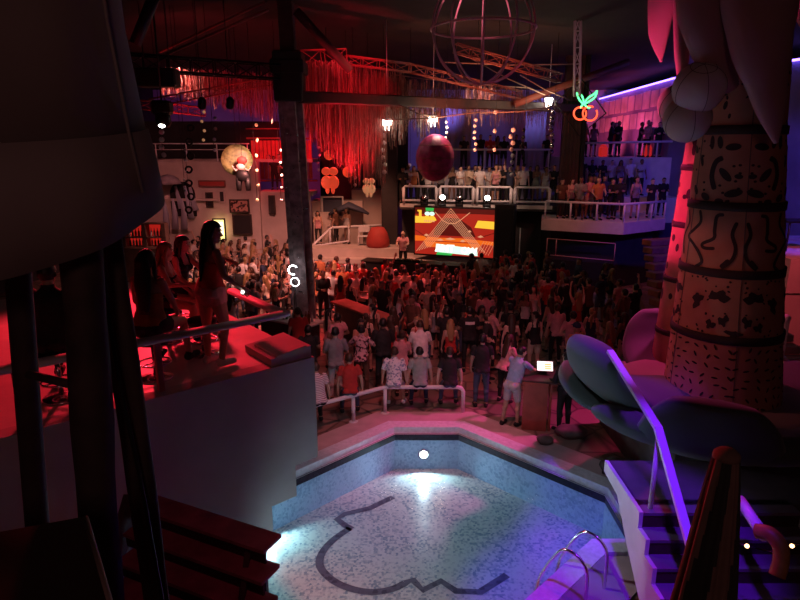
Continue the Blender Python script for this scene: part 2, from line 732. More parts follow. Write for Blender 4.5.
def hand_geo(mb, wrist, fdir, palm_n, side, mi, curl=.5, s=1.0):
    """palm and five tapering fingers, rooted inside the wrist"""
    z = V(fdir).normalized()
    n = (V(palm_n) - z * V(palm_n).dot(z)).normalized()
    x = n.cross(z).normalized() * side
    def P(a, b, c):
        return wrist + (x * a + n * b + z * c) * s
    mb.loft([P(0, 0, -.02), P(0, 0, .02), P(0, 0, .05), P(0, .004, .085), P(0, .006, .1)], [.024 * s, .03 * s, .04 * s, .042 * s, .036 * s],
            [.018 * s, .018 * s, .016 * s, .014 * s, .01 * s], x, 8, mi)
    for i, (ox, ln) in enumerate(((-.031, .062), (-.011, .076), (.010, .07), (.030, .055))):
        pts = [P(ox, .004, .08)]
        a = 0
        q = pts[0]
        for k, fr in enumerate((.45, .32, .23)):
            a += curl * (.55 + .2 * k)
            q = q + (z * math.cos(a) + n * math.sin(a)) * (ln * fr + (.012 if k == 0 else 0)) * s + x * (ox * .12) * s
            pts.append(q)
        mb.tube(pts, [.0095 * s, .009 * s, .008 * s, .006 * s], 6, mi)
    mb.tube([P(-.026, .002, .02), P(-.045, .012, .045), P(-.05, .022, .07), P(-.046, .034, .09)], [.013 * s, .0115 * s, .010 * s, .007 * s], 6, mi)


def body_mesh(p, fem=False, voxel=.014, heavy=0.0):
    J = skeleton(p, fem)
    mb = MB()
    tp, R = J['tp'], J['R']
    h = heavy
    if fem:
        rings = [(-.10, .10, .085, 0), (-.03, .165 + h * .03, .118 + h * .03, -.012), (.04, .158 + h * .03, .108 + h * .02, -.008), (.15, .122 + h * .02, .085 + h * .02, 0), (.27, .135, .095, .006), (.36, .142, .10, .012),
                 (.44, .135, .085, .002), (.50, .085, .06, -.005), (.54, .05, .048, -.005)]
    else:
        rings = [(-.10, .10, .09, 0), (-.03, .158, .115, -.01), (.04, .155, .112, -.004), (.15, .148 + h * .03, .105 + h * .04, .006 + h * .02), (.27, .162 + h * .02, .115 + h * .03, .008),
                 (.38, .172, .118, .01), (.45, .165, .098, 0), (.505, .095, .066, -.005), (.54, .058, .052, -.005)]
    vs, fs = [], []
    seg = 16
    for (z, w, dd, oy) in rings:
        for k in range(seg):
            a = 2 * math.pi * k / seg
            vs.append(tp(w * math.cos(a), oy + dd * math.sin(a), z))
    n = len(rings)
    for i in range(n - 1):
        for k in range(seg):
            l = (k + 1) % seg
            fs.append((i * seg + k, i * seg + l, (i + 1) * seg + l, (i + 1) * seg + k))
    fs.append(tuple(range(seg))[::-1])
    fs.append(tuple((n - 1) * seg + k for k in range(seg)))
    mb.add(vs, fs)
    if fem:
        for k in (-1, 1):
            mb.sphere(tp(k * .065, .085, .355), .055, u=12, v=8)
    for k in (-1, 1):
        mb.sphere(tp(k * .075, -.065, -.045), .085 if fem else .078, u=12, v=8)
    hR, hd = J['hR'], J['head']
    def hp(x, y, z):
        return hd + hR @ V((x, y, z))
    _capsule(mb, tp(0, -.006, .50), hd + hR @ V((0, -.015, -.06)), .052 if fem else .058, .05)
    mb.sphere(hp(0, -.006, .02), 1, (.076, .096, .098), 16, 12, rot=hR)
    mb.sphere(hp(0, .022, -.045), 1, (.06, .07, .078), 14, 10, rot=hR)
    mb.sphere(hp(0, .062, -.098), .028, u=10, v=8)
    _capsule(mb, hp(0, .088, .012), hp(0, .108, -.028), .009, .017, 8)
    _capsule(mb, hp(-.04, .078, .03), hp(.04, .078, .03), .014, .014, 8)
    for k in (-1, 1):
        mb.sphere(hp(k * .077, -.004, -.012), 1, (.012, .022, .034), 10, 8, rot=hR)
    bones = []
    def bone(nm, a, b, ra, rb):
        bones.append((nm, V(a), V(b), ra, rb))
    for s, k in (('L', -1), ('R', 1)):
        f = .86 if fem else 1.0
        _capsule(mb, J['sh' + s], J['elb' + s], .056 * f, .042 * f)
        _capsule(mb, J['elb' + s], J['wri' + s], .042 * f, .027 * f)
        tw = (.092 + h * .02) if fem else .088
        _capsule(mb, J['hip' + s], J['knee' + s], tw, .056)
        _capsule(mb, J['knee' + s], J['ank' + s], .055, .036)
        kd = (J['ank' + s] - J['knee' + s])
        cb = J['knee' + s] + kd * .3 + V((0, -.022, 0)) * (1 if abs(kd.normalized().z) > .5 else 0)
        mb.sphere(cb, .054, u=12, v=8)
        an = J['ank' + s]
        fd = V((k * .18, 1, 0)).normalized()
        _capsule(mb, an + V((0, 0, -.045)) - fd * .03, an + fd * .15 + V((0, 0, -.058)), .042, .030)
        _capsule(mb, an, an + V((0, 0, -.04)), .038, .044)
        bone('uarm', J['sh' + s], J['elb' + s], .055, .042)
        bone('farm', J['elb' + s], J['wri' + s], .042, .028)
        bone('thigh', J['hip' + s], J['knee' + s], .088, .056)
        bone('shin', J['knee' + s], J['ank' + s], .055, .036)
        bone('foot', an + V((0, 0, -.03)) - fd * .03, an + fd * .15 + V((0, 0, -.058)), .05, .035)
    bone('torso', J['pelvis'] + R @ V((0, 0, -.04)), J['pelvis'] + R @ V((0, 0, .455)), .15, .14)
    bone('neck', tp(0, -.006, .51), hd + hR @ V((0, -.015, -.06)), .056, .05)
    bone('head', hp(0, .01, -.05), hp(0, -.005, .03), .08, .09)
    # one continuous skin
    me = bpy.data.meshes.new('tmp')
    me.from_pydata([tuple(q) for q in mb.v], [], mb.f)
    bm = bmesh.new()
    bm.from_mesh(me)
    bmesh.ops.recalc_face_normals(bm, faces=bm.faces)
    bm.to_mesh(me)
    bm.free()
    o = bpy.data.objects.new('tmp', me)
    COL.objects.link(o)
    md = o.modifiers.new('r', 'REMESH')
    md.mode = 'VOXEL'
    md.voxel_size = voxel
    ms = o.modifiers.new('s', 'SMOOTH')
    ms.iterations = 2
    ms.factor = .5
    dg = bpy.context.evaluated_depsgraph_get()
    ev = o.evaluated_get(dg)
    m2 = ev.to_mesh()
    nv = len(m2.vertices)
    co = np.empty(nv * 3)
    m2.vertices.foreach_get('co', co)
    co = co.reshape(-1, 3)
    no = np.empty(nv * 3)
    m2.vertices.foreach_get('normal', no)
    no = no.reshape(-1, 3)
    faces = [tuple(f.vertices) for f in m2.polygons]
    ev.to_mesh_clear()
    bpy.data.objects.remove(o)
    bpy.data.meshes.remove(me)
    best = np.full(nv, 1e9)
    cls = np.zeros(nv, int)
    par = np.zeros(nv)
    names = []
    for i, (nm, a, b, ra, rb) in enumerate(bones):
        names.append(nm)
        a_, b_ = np.array(a), np.array(b)
        d_ = b_ - a_
        t = np.clip(((co - a_) @ d_) / (d_ @ d_), 0, 1)
        ds = np.linalg.norm(co - (a_ + t[:, None] * d_), axis=1) - (ra + (rb - ra) * t)
        k = ds < best
        best[k] = ds[k]
        cls[k] = i
        par[k] = t[k]
    nm = np.array(names)[cls]
    hl = (co - np.array(hd)) @ np.array(hR)          # head-local
    tl_ = (co - np.array(J['pelvis'])) @ np.array(R)  # torso-local
    return dict(J=J, co=co, no=no, f=faces, nm=nm, t=par, hl=hl, tl=tl_, fem=fem, p=p)


def masks(B, style):
    nm, t, hl, tl = B['nm'], B['t'], B['hl'], B['tl']
    st = style
    z = tl[:, 2]
    torso = (nm == 'torso')
    top = torso & (z > st.get('hem', -.06))
    if st.get('neck') == 'tank':
        top &= ~((z > .40)) | ((np.abs(tl[:, 0]) > .06) & (np.abs(tl[:, 0]) < .12) & torso & (z > .40))
    elif st.get('neck') == 'strap':
        top &= (z < .36)
    else:
        top |= (nm == 'uarm') & (t < st.get('sleeve', .62))
        if st.get('long'):
            top |= (nm == 'uarm') | ((nm == 'farm') & (t < .95))
    if st.get('crop'):
        top &= z > .15
    bot = (torso & (z < .06))
    leg = st.get('leg', 'long')
    if leg == 'long':
        bot |= (nm == 'thigh') | ((nm == 'shin') & (t < .93))
    elif leg == 'short':
        bot |= (nm == 'thigh') & (t < .85)
    elif leg == 'hot':
        bot |= (nm == 'thigh') & (t < .35)
    shoe = (nm == 'foot')
    hair = (nm == 'head') & (((hl[:, 2] > .055) & (hl[:, 1] < .085)) | ((hl[:, 1] < -.012) & (hl[:, 2] > -.065)) | ((hl[:, 1] < .03) & (hl[:, 2] > .02)))
    return top, bot, shoe, hair


def sub_mesh(B, mask, off, mb=None, wob=0.0):
    mb = mb or MB()
    idx = {}
    vs, fs = [], []
    co, no = B['co'], B['no']
    offs = off(B) if callable(off) else np.full(len(co), off)
    for f in B['f']:
        if all(mask[i] for i in f):
            g = []
            for i in f:
                if i not in idx:
                    idx[i] = len(vs)
                    w = offs[i]
                    if wob:
                        w += wob * math.sin(co[i][0] * 37 + co[i][2] * 23) * math.sin(co[i][2] * 31 + co[i][1] * 29)
                    vs.append(V(co[i] + no[i] * w))
                g.append(idx[i])
            fs.append(g)
    # turned-in rim so that the hem has thickness
    cnt = {}
    for f in fs:
        for a, b in zip(f, f[1:] + f[:1]):
            cnt[(min(a, b), max(a, b))] = cnt.get((min(a, b), max(a, b)), 0) + 1
    inv = {v: k for k, v in idx.items()}
    rim = {}
    extra, ef = [], []
    for (a, b), c in cnt.items():
        if c == 1:
            for q in (a, b):
                if q not in rim:
                    rim[q] = len(vs) + len(extra)
                    i = inv[q]
                    extra.append(V(co[i] + no[i] * .001))
            ef.append((a, b, rim[b], rim[a]))
    mb.add(vs + extra, fs + ef, 0, True)
    return mb


def long_hair(mb, B, length=.3, w=.075, tail=False):
    J = B['J']
    hd, hR, R = J['head'], J['hR'], J['R']
    tp = J['tp']
    zt = .53 - length
    if tail:
        pts = [hd + hR @ V((0, -.085, .035)), hd + hR @ V((0, -.135, .0)), tp(.0, -.13, .50), tp(.01, -.135, .50 - length * .5), tp(.0, -.12, .50 - length)]
        mb.loft(smooth_path(pts, 4), interp([.03, .04, .04, .036, .012], 4), interp([.03, .035, .032, .026, .01], 4), hR @ V((1, 0, 0)), 10)
    else:
        pts = [hd + hR @ V((0, -.03, .09)), hd + hR @ V((0, -.085, .02)), hd + hR @ V((0, -.085, -.09)), tp(0, -.11, .44), tp(0, -.118, .53 - length)]
        mb.loft(smooth_path(pts, 4), interp([.045, w, w + .015, w + .02, w * .7], 4), interp([.03, .035, .04, .03, .015], 4), hR @ V((1, 0, 0)), 12)
        for k in (-1, 1):
            pts = [hd + hR @ V((k * .05, .03, .085)), hd + hR @ V((k * .082, .01, .0)), hd + hR @ V((k * .085, .0, -.09)), tp(k * .09, .02, .42)]
            mb.tube(smooth_path(pts, 4), interp([.016, .022, .026, .012], 4), 8)


def face_bits(mb, B, e=1, lip=2, brow=3):
    J = B['J']
    hd, hR = J['head'], J['hR']
    def hp(x, y, z):
        return hd + hR @ V((x, y, z))
    for k in (-1, 1):
        mb.sphere(hp(k * .032, .082, .006), .0135, (1.15, .6, .75), 10, 8, e, rot=hR)
        mb.sphere(hp(k * .032, .0895, .006), .0065, (1, .5, 1), 8, 6, brow, rot=hR)
        mb.tube([hp(k * .016, .0935, .028), hp(k * .034, .092, .032), hp(k * .05, .08, .026)], .0045, 6, brow)
    mb.tube([hp(-.024, .087, -.062), hp(-.01, .0965, -.058), hp(0, .0975, -.06), hp(.01, .0965, -.058), hp(.024, .087, -.062)], [.003, .0055, .006, .0055, .003], 6, lip)
    mb.tube([hp(-.02, .087, -.067), hp(0, .095, -.071), hp(.02, .087, -.067)], [.003, .006, .003], 6, lip)


def add_hands(mb, B, mi=0, curl=.5):
    J = B['J']
    for s, k in (('L', -1), ('R', 1)):
        fd = (J['wri' + s] - J['elb' + s]).normalized()
        inn = V((-k, .25, 0))
        if abs(fd.dot(inn.normalized())) > .9:
            inn = V((0, 0, -1))
        hand_geo(mb, J['wri' + s], fd, inn, 1 if k < 0 else -1, mi, curl)


def make_person(label, p, style, skin='skin_tan', hair='hair_black', top='white', bottom='black', shoe='black', fem=False, scale=1.0,
                loc=(0, 0, 0), rz=0.0, group=None, voxel=.014, hairstyle='short', heavy=0, hands=None, print_patch=None, face=True):
    B = body_mesh(p, fem, voxel, heavy)
    mb = MB()
    mb.add([V(c) for c in B['co']], B['f'], 0, True)
    add_hands(mb, B, 0, .55)
    if face:
        face_bits(mb, B)
    body = mb.build('person', [skin, 'eye_white', 'lip', hair], None, origin=(0, 0, 0))
    tag(body, label, 'person', group)
    tm, bmask, sm_, hm = masks(B, style)
    def topoff(B):
        z = B['tl'][:, 2]
        o = np.full(len(z), .012)
        lo = np.clip((.25 - z) / .3, 0, 1) * (.022 if not style.get('tight') else .002)
        o += np.where(B['nm'] == 'torso', lo, .012 * B['t'] if not style.get('tight') else 0)
        return o
    t = sub_mesh(B, bmask, (.009 if style.get('leg') != 'short' else .016))
    if style.get('skirt'):
        tp = B['J']['tp']
        rings = [(.10, .15, .11), (.0, .185, .135), (-.12, .2, .15), (-style['skirt'], .215, .165)]
        vs, fs = [], []
        for z, a, b in rings:
            for k in range(20):
                w = 1 + .03 * math.sin(k * 2.2) * (1 if z < -.05 else 0)
                vs.append(tp(a * w * math.cos(k * math.pi / 10), b * w * math.sin(k * math.pi / 10), z))
        for i in range(len(rings) - 1):
            for k in range(20):
                l = (k + 1) % 20
                fs.append((i * 20 + k, i * 20 + l, (i + 1) * 20 + l, (i + 1) * 20 + k))
        t.add(vs, fs, 0, True)
    if len(t.v):
        t.build('skirt' if style.get('skirt') else ('shorts' if style.get('leg') in ('short', 'hot') else 'trousers'), cloth(bottom), body)
    t = sub_mesh(B, tm, topoff, wob=.004)
    if len(t.v):
        to = t.build('shirt' if not style.get('dress') else 'dress_top', cloth(top), body)
        if print_patch:
            tp = B['J']['tp']
            w, hgt, zc = print_patch
            q = MB()
            # a printed block on the back, following the shirt
            nn = 8
            vs = []
            for j in range(2):
                for i in range(nn + 1):
                    a = (i / nn - .5) * w
                    dd = .150 * math.sqrt(max(0, 1 - (a / .2) ** 2))
                    vs.append(tp(a, -dd + .012, zc + (j - .5) * hgt))
            q.add(vs, [(i, i + 1, nn + 2 + i, nn + 1 + i) for i in range(nn)])
            q.build('shirt_print', cloth('white'), to)
    ka = np.array(B['J']['ankL'])
    kb = np.array(B['J']['ankR'])
    nearL = np.linalg.norm(B['co'] - ka, axis=1) < np.linalg.norm(B['co'] - kb, axis=1)
    for msk in (sm_ & nearL, sm_ & ~nearL):
        s2 = sub_mesh(B, msk, .008)
        if len(s2.v):
            s2.build('shoe', cloth(shoe), body)
    if hairstyle != 'bald':
        hmb = sub_mesh(B, hm, .016 if hairstyle != 'short' else .012, wob=.003)
        if hairstyle == 'long':
            long_hair(hmb, B, .30)
        elif hairstyle == 'longer':
            long_hair(hmb, B, .40, .085)
        elif hairstyle == 'tail':
            long_hair(hmb, B, .32, tail=True)
        elif hairstyle == 'bun':
            hmb.sphere(B['J']['head'] + B['J']['hR'] @ V((0, -.085, .075)), .045, u=12, v=8)
        elif hairstyle == 'cap':
            J = B['J']
            hmb = MB()
            hd, hR = J['head'], J['hR']
            hmb.sphere(hd + hR @ V((0, -.004, .045)), 1, (.09, .11, .085), 16, 10, rot=hR)
            hmb.loft([hd + hR @ V((0, .07, .05)), hd + hR @ V((0, .13, .045)), hd + hR @ V((0, .18, .035))], [.07, .07, .045], [.008, .006, .004], hR @ V((1, 0, 0)), 10)
        hmb.build('hair' if hairstyle != 'cap' else 'cap', hair if hairstyle != 'cap' else cloth('dark blue'), body)
    body.location = loc
    body.rotation_euler = (0, 0, rz)
    body.scale = (scale,) * 3
    body['_J'] = 1
    del body['_J']
    return body, B


# low-detail crowd figures share meshes; cloth colours sit on the object
CROWD = []


def crowd_proto(p, style, fem, hairstyle, heavy=0):
    B = body_mesh(p, fem, .024, heavy)
    tm, bmask, sm_, hm = masks(B, style)
    co = B['co'].copy()
    cl = np.zeros(len(co), int)
    cl[bmask] = 3
    cl[tm] = 2
    cl[sm_] = 4
    if hairstyle != 'bald':
        cl[hm] = 1
    offv = np.array([0, .014, .014, .010, .008])[cl]
    co = co + B['no'] * offv[:, None]
    mb = MB()
    mi = [int(min(cl[i] for i in f)) if len(set(cl[i] for i in f)) > 1 else int(cl[f[0]]) for f in B['f']]
    mb.add([V(c) for c in co], B['f'], 0, True)
    mb.mi = mi
    add_hands(mb, B, 0, .5)
    if hairstyle in ('long', 'tail', 'longer'):
        h = MB()
        long_hair(h, B, .3, tail=hairstyle == 'tail')
        mb.add(h.v, h.f, 1, True)
    me = mb.build('person', ['skin_tan', 'hair_black', cloth('white'), cloth('black'), cloth('black')], None, origin=(0, 0, 0))
    mesh = me.data
    bpy.data.objects.remove(me)
    CROWD.append((mesh, fem, hairstyle))
    return len(CROWD) - 1


HOLD = dict(uR=(20, 16), fR=(95, -10))
crowd_proto(pose(hy=10, **HOLD), {}, False, 'short')
crowd_proto(pose(uL=(10, -20), fL=(70, 10), uR=(12, 18), fR=(60, -12), bend=4), {'sleeve': .6}, False, 'short', .4)
crowd_proto(pose(uR=(140, 20), fR=(165, 10), uL=(10, -14), fL=(40, -2)), {}, False, 'short')
crowd_proto(pose(lean=4, hp=5, uL=(8, -10), fL=(100, 20), uR=(8, 12), fR=(95, -20), tL=(8, -5), sL=(-6, 0)), {'long': True}, False, 'short')
crowd_proto(pose(uR=(25, 14), fR=(110, -15), hy=-25, bend=-3), {'neck': 'strap', 'leg': 'hot'}, True, 'long')
crowd_proto(pose(uL=(150, -15), fL=(170, 5), uR=(130, 20), fR=(160, -5), bend=5), {'neck': 'tank', 'leg': 'long', 'tight': 1}, True, 'long')
crowd_proto(pose(uL=(10, -18), fL=(80, 25), hy=40), {'neck': 'tank', 'leg': 'short'}, True, 'tail')
crowd_proto(pose(twist=15, hy=20, uR=(-10, 25), fR=(60, -50), uL=(-5, -25), fL=(50, 50), lean=-2), {'leg': 'short'}, False, 'short')
crowd_proto(pose(lean=6, hp=12, **HOLD), {'neck': 'strap', 'leg': 'long'}, True, 'longer')
MEN = [i for i, c in enumerate(CROWD) if not c[1]]
WOMEN = [i for i, c in enumerate(CROWD) if c[1]]
HAIRWORD = {'hair_black': 'black', 'hair_brown': 'brown', 'hair_blond': 'blond'}
N_CROWD = [0]


def crowd_person(loc, rz, k, top, bottom, hair, skin, where, group, scale=1.0, action=None):
    mesh, fem, hs = CROWD[k]
    o = bpy.data.objects.new('person', mesh)
    COL.objects.link(o)
    for i, m in enumerate((skin, hair, cloth(top), cloth(bottom), cloth('black'))):
        o.material_slots[i].link = 'OBJECT'
        o.material_slots[i].material = M(m)
    o.location = loc
    o.rotation_euler = (0, 0, rz)
    o.scale = (scale,) * 3
    act = action or ['hand at chest', 'hands forward', 'right arm high', 'hands together', 'drink hand up', 'both arms high',
                     'left arm bent', 'elbows out', 'head bowed'][k]
    lb = f"person, {top} top, {bottom} {'shorts' if k in (4, 6, 7) else 'trousers'}, {HAIRWORD[hair]} hair, {act}, {where}"
    tag(o, lb, 'person', group)
    N_CROWD[0] += 1
    return o
# ------------------------------------------------------------------ the room shell and the pool
POOL = [V((-.25, 11.8, 0)), V((1.36, 11.8, 0)), V((3.86, 9.30, 0)), V((3.86, 7.5, 0)), V((2.98, 7.5, 0)), V((1.16, 5.68, 0)), V((-3.2, 5.68, 0)), V((-4.2, 6.68, 0)), V((-4.2, 7.85, 0))]
PC = V((.2, 8.6, 0))


def inset(poly, d):
    out = []
    n = len(poly)
    for i in range(n):
        a, b, c = poly[i - 1], poly[i], poly[(i + 1) % n]
        e1, e2 = (b - a).normalized(), (c - b).normalized()
        n1, n2 = V((e1.y, -e1.x, 0)), V((e2.y, -e2.x, 0))
        if n1.dot(PC - b) < 0:
            n1, n2 = -n1, -n2
        m = (n1 + n2).normalized()
        out.append(b + m * (d / max(m.dot(n1), .2)))
    return out


def ring(mb, A, za, Bp, zb, mi=0):
    n = len(A)
    vs = [V((p.x, p.y, za)) for p in A] + [V((p.x, p.y, zb)) for p in Bp]
    return mb.add(vs, [(i, (i + 1) % n, n + (i + 1) % n, n + i) for i in range(n)], mi)


P_out, P_in = POOL, inset(POOL, .30)
# ground with the pool left open
bm = bmesh.new()
outer = [V((-17, -3, 0)), V((17, -3, 0)), V((17, 47, 0)), V((-17, 47, 0))]
ov = [bm.verts.new(p) for p in outer]
iv = [bm.verts.new(p) for p in inset(POOL, .1)]
ed = [bm.edges.new((ov[i], ov[(i + 1) % 4])) for i in range(4)] + [bm.edges.new((iv[i], iv[(i + 1) % len(iv)])) for i in range(len(iv))]
bmesh.ops.triangle_fill(bm, edges=ed, use_beauty=True)
bm.verts.index_update()
fl = MB()
fl.add([v.co.copy() for v in bm.verts], [[v.index for v in f.verts] for f in bm.faces])
bm.free()
struct(fl, 'floor', 'flagstone', 'flagstone floor of the open air club')
s = MB()
sur = inset(POOL, -.62)
ring(s, sur, .0, sur, .02)
ring(s, sur, .02, P_out, .02)
struct(s, 'trim_1', 'stone_light', 'pale stone paving strip around the pool')
c = MB()
ring(c, P_out, .0, P_out, .09)
ring(c, P_out, .09, P_in, .09)
ring(c, P_in, .09, P_in, -.04)
ring(c, P_in, -.04, inset(POOL, .36), -.04)
struct(c, 'trim_2', 'pool_coping', 'pale tiled coping around the pool')
p = MB()
I2 = inset(POOL, .34)
ring(p, I2, -.03, I2, -.19, 2)
ring(p, I2, -.19, I2, -.85, 1)
p.add([V((q.x, q.y, -.85)) for q in I2], [tuple(range(len(I2)))], 0)
struct(p, 'floor_pool', ['pool_floor', 'pool_wall', 'pool_band'], 'blue mosaic pool basin')


# dark mosaic outline on the pool floor
def on_pool(px, py):
    return PZ(px, py, -.845)


pts = [on_pool(*q) for q in ((393, 497), (370, 508), (345, 514), (337, 519), (346, 526), (352, 529))]
pts2 = [on_pool(*q) for q in ((350, 528), (333, 540), (322, 553), (320, 566), (331, 579), (349, 588), (372, 592), (392, 589), (405, 583))]
pts3 = [on_pool(*q) for q in ((405, 583), (413, 580), (423, 590), (441, 581), (456, 591), (480, 592), (507, 575))]
ink = MB()


def ribbon(mb, pts, w, n=(0, 0, 1), mi=0):
    n = V(n)
    L, R_ = [], []
    for i, q in enumerate(pts):
        t = (pts[min(i + 1, len(pts) - 1)] - pts[max(i - 1, 0)]).normalized()
        x = t.cross(n).normalized()
        L.append(q + x * w / 2)
        R_.append(q - x * w / 2)
    k = len(pts)
    mb.add(L + R_, [(i, i + 1, k + i + 1, k + i) for i in range(k - 1)], mi)


ribbon(ink, pts, .13)
ribbon(ink, smooth_path(pts2, 5), .13)
ribbon(ink, pts3, .13)
tag(ink.build('floor_mosaic', 'pool_ink'), 'dark mosaic outline curving across the pale pool floor', 'mosaic')
w = MB()
w.add([V((q.x, q.y, -.16)) for q in I2], [tuple(range(len(I2)))])
wo = w.build('pool_water', 'water')
if wo.data.polygons[0].normal.z < 0:
    wo.data.flip_normals()
tag(wo, 'clear water filling the tiled pool', 'water', kind='stuff')

# pool lamps set in the walls
for i, (x, y, nx, ny, lb) in enumerate(((.50, 11.445, 0, -1, 'round lit pool lamp in the far wall under the coping'), (-2.35, 9.22, .707, -.707, 'round lit pool lamp in the left pool wall'),
                                        (-.6, 6.03, 0, 1, 'round lit pool lamp in the near pool wall'))):
    root = thing('pool_lamp', (x, y, -.50), lb, 'lamp')
    m_ = MB()
    m_.lathe([(.115, 0), (.12, .012), (.10, .02)], (x, y, -.5), 20, axis=(nx, ny, 0))
    m_.build('lamp_rim', 'chrome', root)
    m_ = MB()
    m_.lathe([(.095, .015), (.07, .028), (.001, .034)], (x, y, -.5), 20, axis=(nx, ny, 0))
    m_.build('lamp_lens', 'lamp_pool', root)
    lamp('SPOT', 'pool_light', (x + nx * .12, y + ny * .12, -.5), (.62, .94, 1), (46, 36, 60)[i], (x + nx * 3, y + ny * 3, -.75), .05, 165, .3)

# ladder into the pool
e = V((1, 1, 0)).normalized()
inn = V((-1, 1, 0)).normalized()
root = thing('pool_ladder', (2.45, 6.95, 0), 'chrome ladder with two hooped handrails at the pool edge', 'ladder')
base = V((2.48, 6.97, .09))
for k in (0, 1):
    b = base - e * (.52 * k)
    path = [b - inn * .30 + V((0, 0, -.07)), b - inn * .30 + V((0, 0, .45)), b - inn * .24 + V((0, 0, .62)), b - inn * .08 + V((0, 0, .70)), b + inn * .10 + V((0, 0, .62)),
            b + inn * .32 + V((0, 0, .18)), b + inn * .40 + V((0, 0, -.15)), b + inn * .40 + V((0, 0, -.75))]
    q = MB()
    q.tube(smooth_path(path, 6), .022, 10)
    q.build('handrail', 'chrome', root)
for z in (-.25, -.5):
    q = MB()
    q.bbox(base + inn * .40 - e * .26 + V((0, 0, z - .09)), (.5, .09, .03), math.radians(45), .01)
    q.build('rung', 'chrome', root)

# ceiling, walls
m_ = MB()
m_.box((0, 22, 9.62), (34, 52, .12))
struct(m_, 'ceiling', 'ceiling_board', 'dark boarded ceiling')
m_ = MB()
m_.box((0, 42, 5), (34, .3, 10))
struct(m_, 'wall_back', 'blue_wall', 'back wall lit blue')
m_ = MB()
m_.box((-16.5, 22, 5), (.3, 50, 10))
struct(m_, 'wall_left', 'dark_wall')

# right side wall: glowing stone panels with the light line along its top
ra, rb_, rc = V((13.4, 45, 0)), V((13.0, 30, 0)), V((15.6, 22, 0))
Z0, Z1 = 0, 9.0
for i, (a, b) in enumerate(((ra, rb_), (rb_, rc))):
    m_ = MB()
    d = (b - a).normalized()
    nr = V((-d.y, d.x, 0))
    if nr.x < 0:
        nr = -nr
    m_.prism([a, b, b + V((0, 0, Z1)), a + V((0, 0, Z1))], nr * .3)
    o = struct(m_, 'wall_right' if i == 0 else 'wall_side', 'wall_violet', 'right side wall')
m_ = MB()
cols = 13
for r in range(2):
    for cidx in range(cols):
        ww = 15.0 / cols
        y0 = 45 - cidx * ww - (r * .5 * ww)
        z0 = 6.75 + r * 1.02
        x0 = 13.4 - (45 - y0) / 15 * .4
        m_.bbox((x0 - .02, y0 - ww / 2, z0 + .5), (.06, ww - .24, .82 if cidx % 3 else .9), 0, .02)
struct(m_, 'trim_3', 'pink_wall', 'two rows of stone panels on the right side wall')
m_ = MB()
m_.tube([V((13.2, 41.7, 8.98)), V((12.9, 30, 8.98)), V((15.5, 22, 8.98))], .045, 8)
tag(m_.build('neon_tube', 'neon_blue'), 'long violet light tube along the top of the right wall', 'light')

# ------------------------------------------------------------------ left terrace
tc = V((-1.13, 7.5, 0))
ed_ = V((-.7547, -.656, 0))      # along the front, towards the left
eb = V((-.63, .777, 0))          # along the return, towards the back
ZT = 3.05


def tp_(s, r, z):   # s along front, r inward/back
    return tc + ed_ * s + eb * r + V((0, 0, z))


m_ = MB()
m_.prism([tp_(.0, .22, ZT - .2), tp_(6.4, .22, ZT - .2), tp_(6.4, 6.4, ZT - .2), tp_(.0, 6.4, ZT - .2)], (0, 0, .2))
struct(m_, 'floor_terrace', 'terrace_tile', 'tiled floor of the left terrace')
# front parapet wall with a stepped lower edge
prof = [(0, ZT + .0), (0, 1.60), (.36, 1.60), (.36, 1.14), (.74, 1.14), (.74, .70), (1.1, .70), (1.1, .25), (1.5, .25), (1.5, 0), (6.4, 0), (6.4, ZT)]
m_ = MB()
m_.prism([tp_(a, 0, z) for a, z in prof], eb * .22)
struct(m_, 'wall_terrace', 'grey_wall', 'plain grey terrace wall with a stepped lower edge')
m_ = MB()
m_.prism([tp_(0, .22, 1.6), tp_(.22, .22, 1.6), tp_(.22, 6.4, 1.6), tp_(0, 6.4, 1.6)], (0, 0, ZT - .22 - 1.6))
struct(m_, 'wall_terrace_side', 'grey_wall')
# kerb block in the terrace corner: sloping slab
m_ = MB()
m_.prism([tp_(.03, .03, ZT + .003), tp_(.62, .03, ZT + .003), tp_(.62, .03, ZT + .10), tp_(.03, .03, ZT + .16)], eb * .75)
m_.prism([tp_(.10, .02, ZT + .15), tp_(.55, .02, ZT + .10), tp_(.55, .02, ZT + .13), tp_(.10, .02, ZT + .18)], eb * .62)
tag(m_.build('corner_block', 'grey_wall'), 'low sloping masonry block in the terrace corner under the rail', 'block')
# terrace rail
root = thing('terrace_railing', tp_(0, .1, ZT), 'broad pink lit metal rail around the terrace corner', 'railing')
RZ = 3.68
q = MB()
c0 = tp_(.36, .1, RZ)
q.loft([tp_(5.9, .1, RZ), tp_(3, .1, RZ), tp_(1.2, .1, RZ), tp_(.36, .12, RZ)], [.075] * 4, [.042] * 4, eb, 12, power=.7)
q.build('top_rail', 'white_paint', root)
q = MB()
q.loft([tp_(.36, .08, RZ), tp_(.36, .7, RZ), tp_(.34, 1.75, RZ)], [.075] * 3, [.042] * 3, ed_, 12, power=.7)
q.build('top_rail', 'white_paint', root)
for s_ in (1.95, 3.3, 4.6, 5.7):
    q = MB()
    q.bbox(tp_(s_, .16, (ZT + RZ) / 2), (.07, .07, RZ - ZT), math.radians(41), .01)
    q.build('post', 'pink_lit_wood', root)

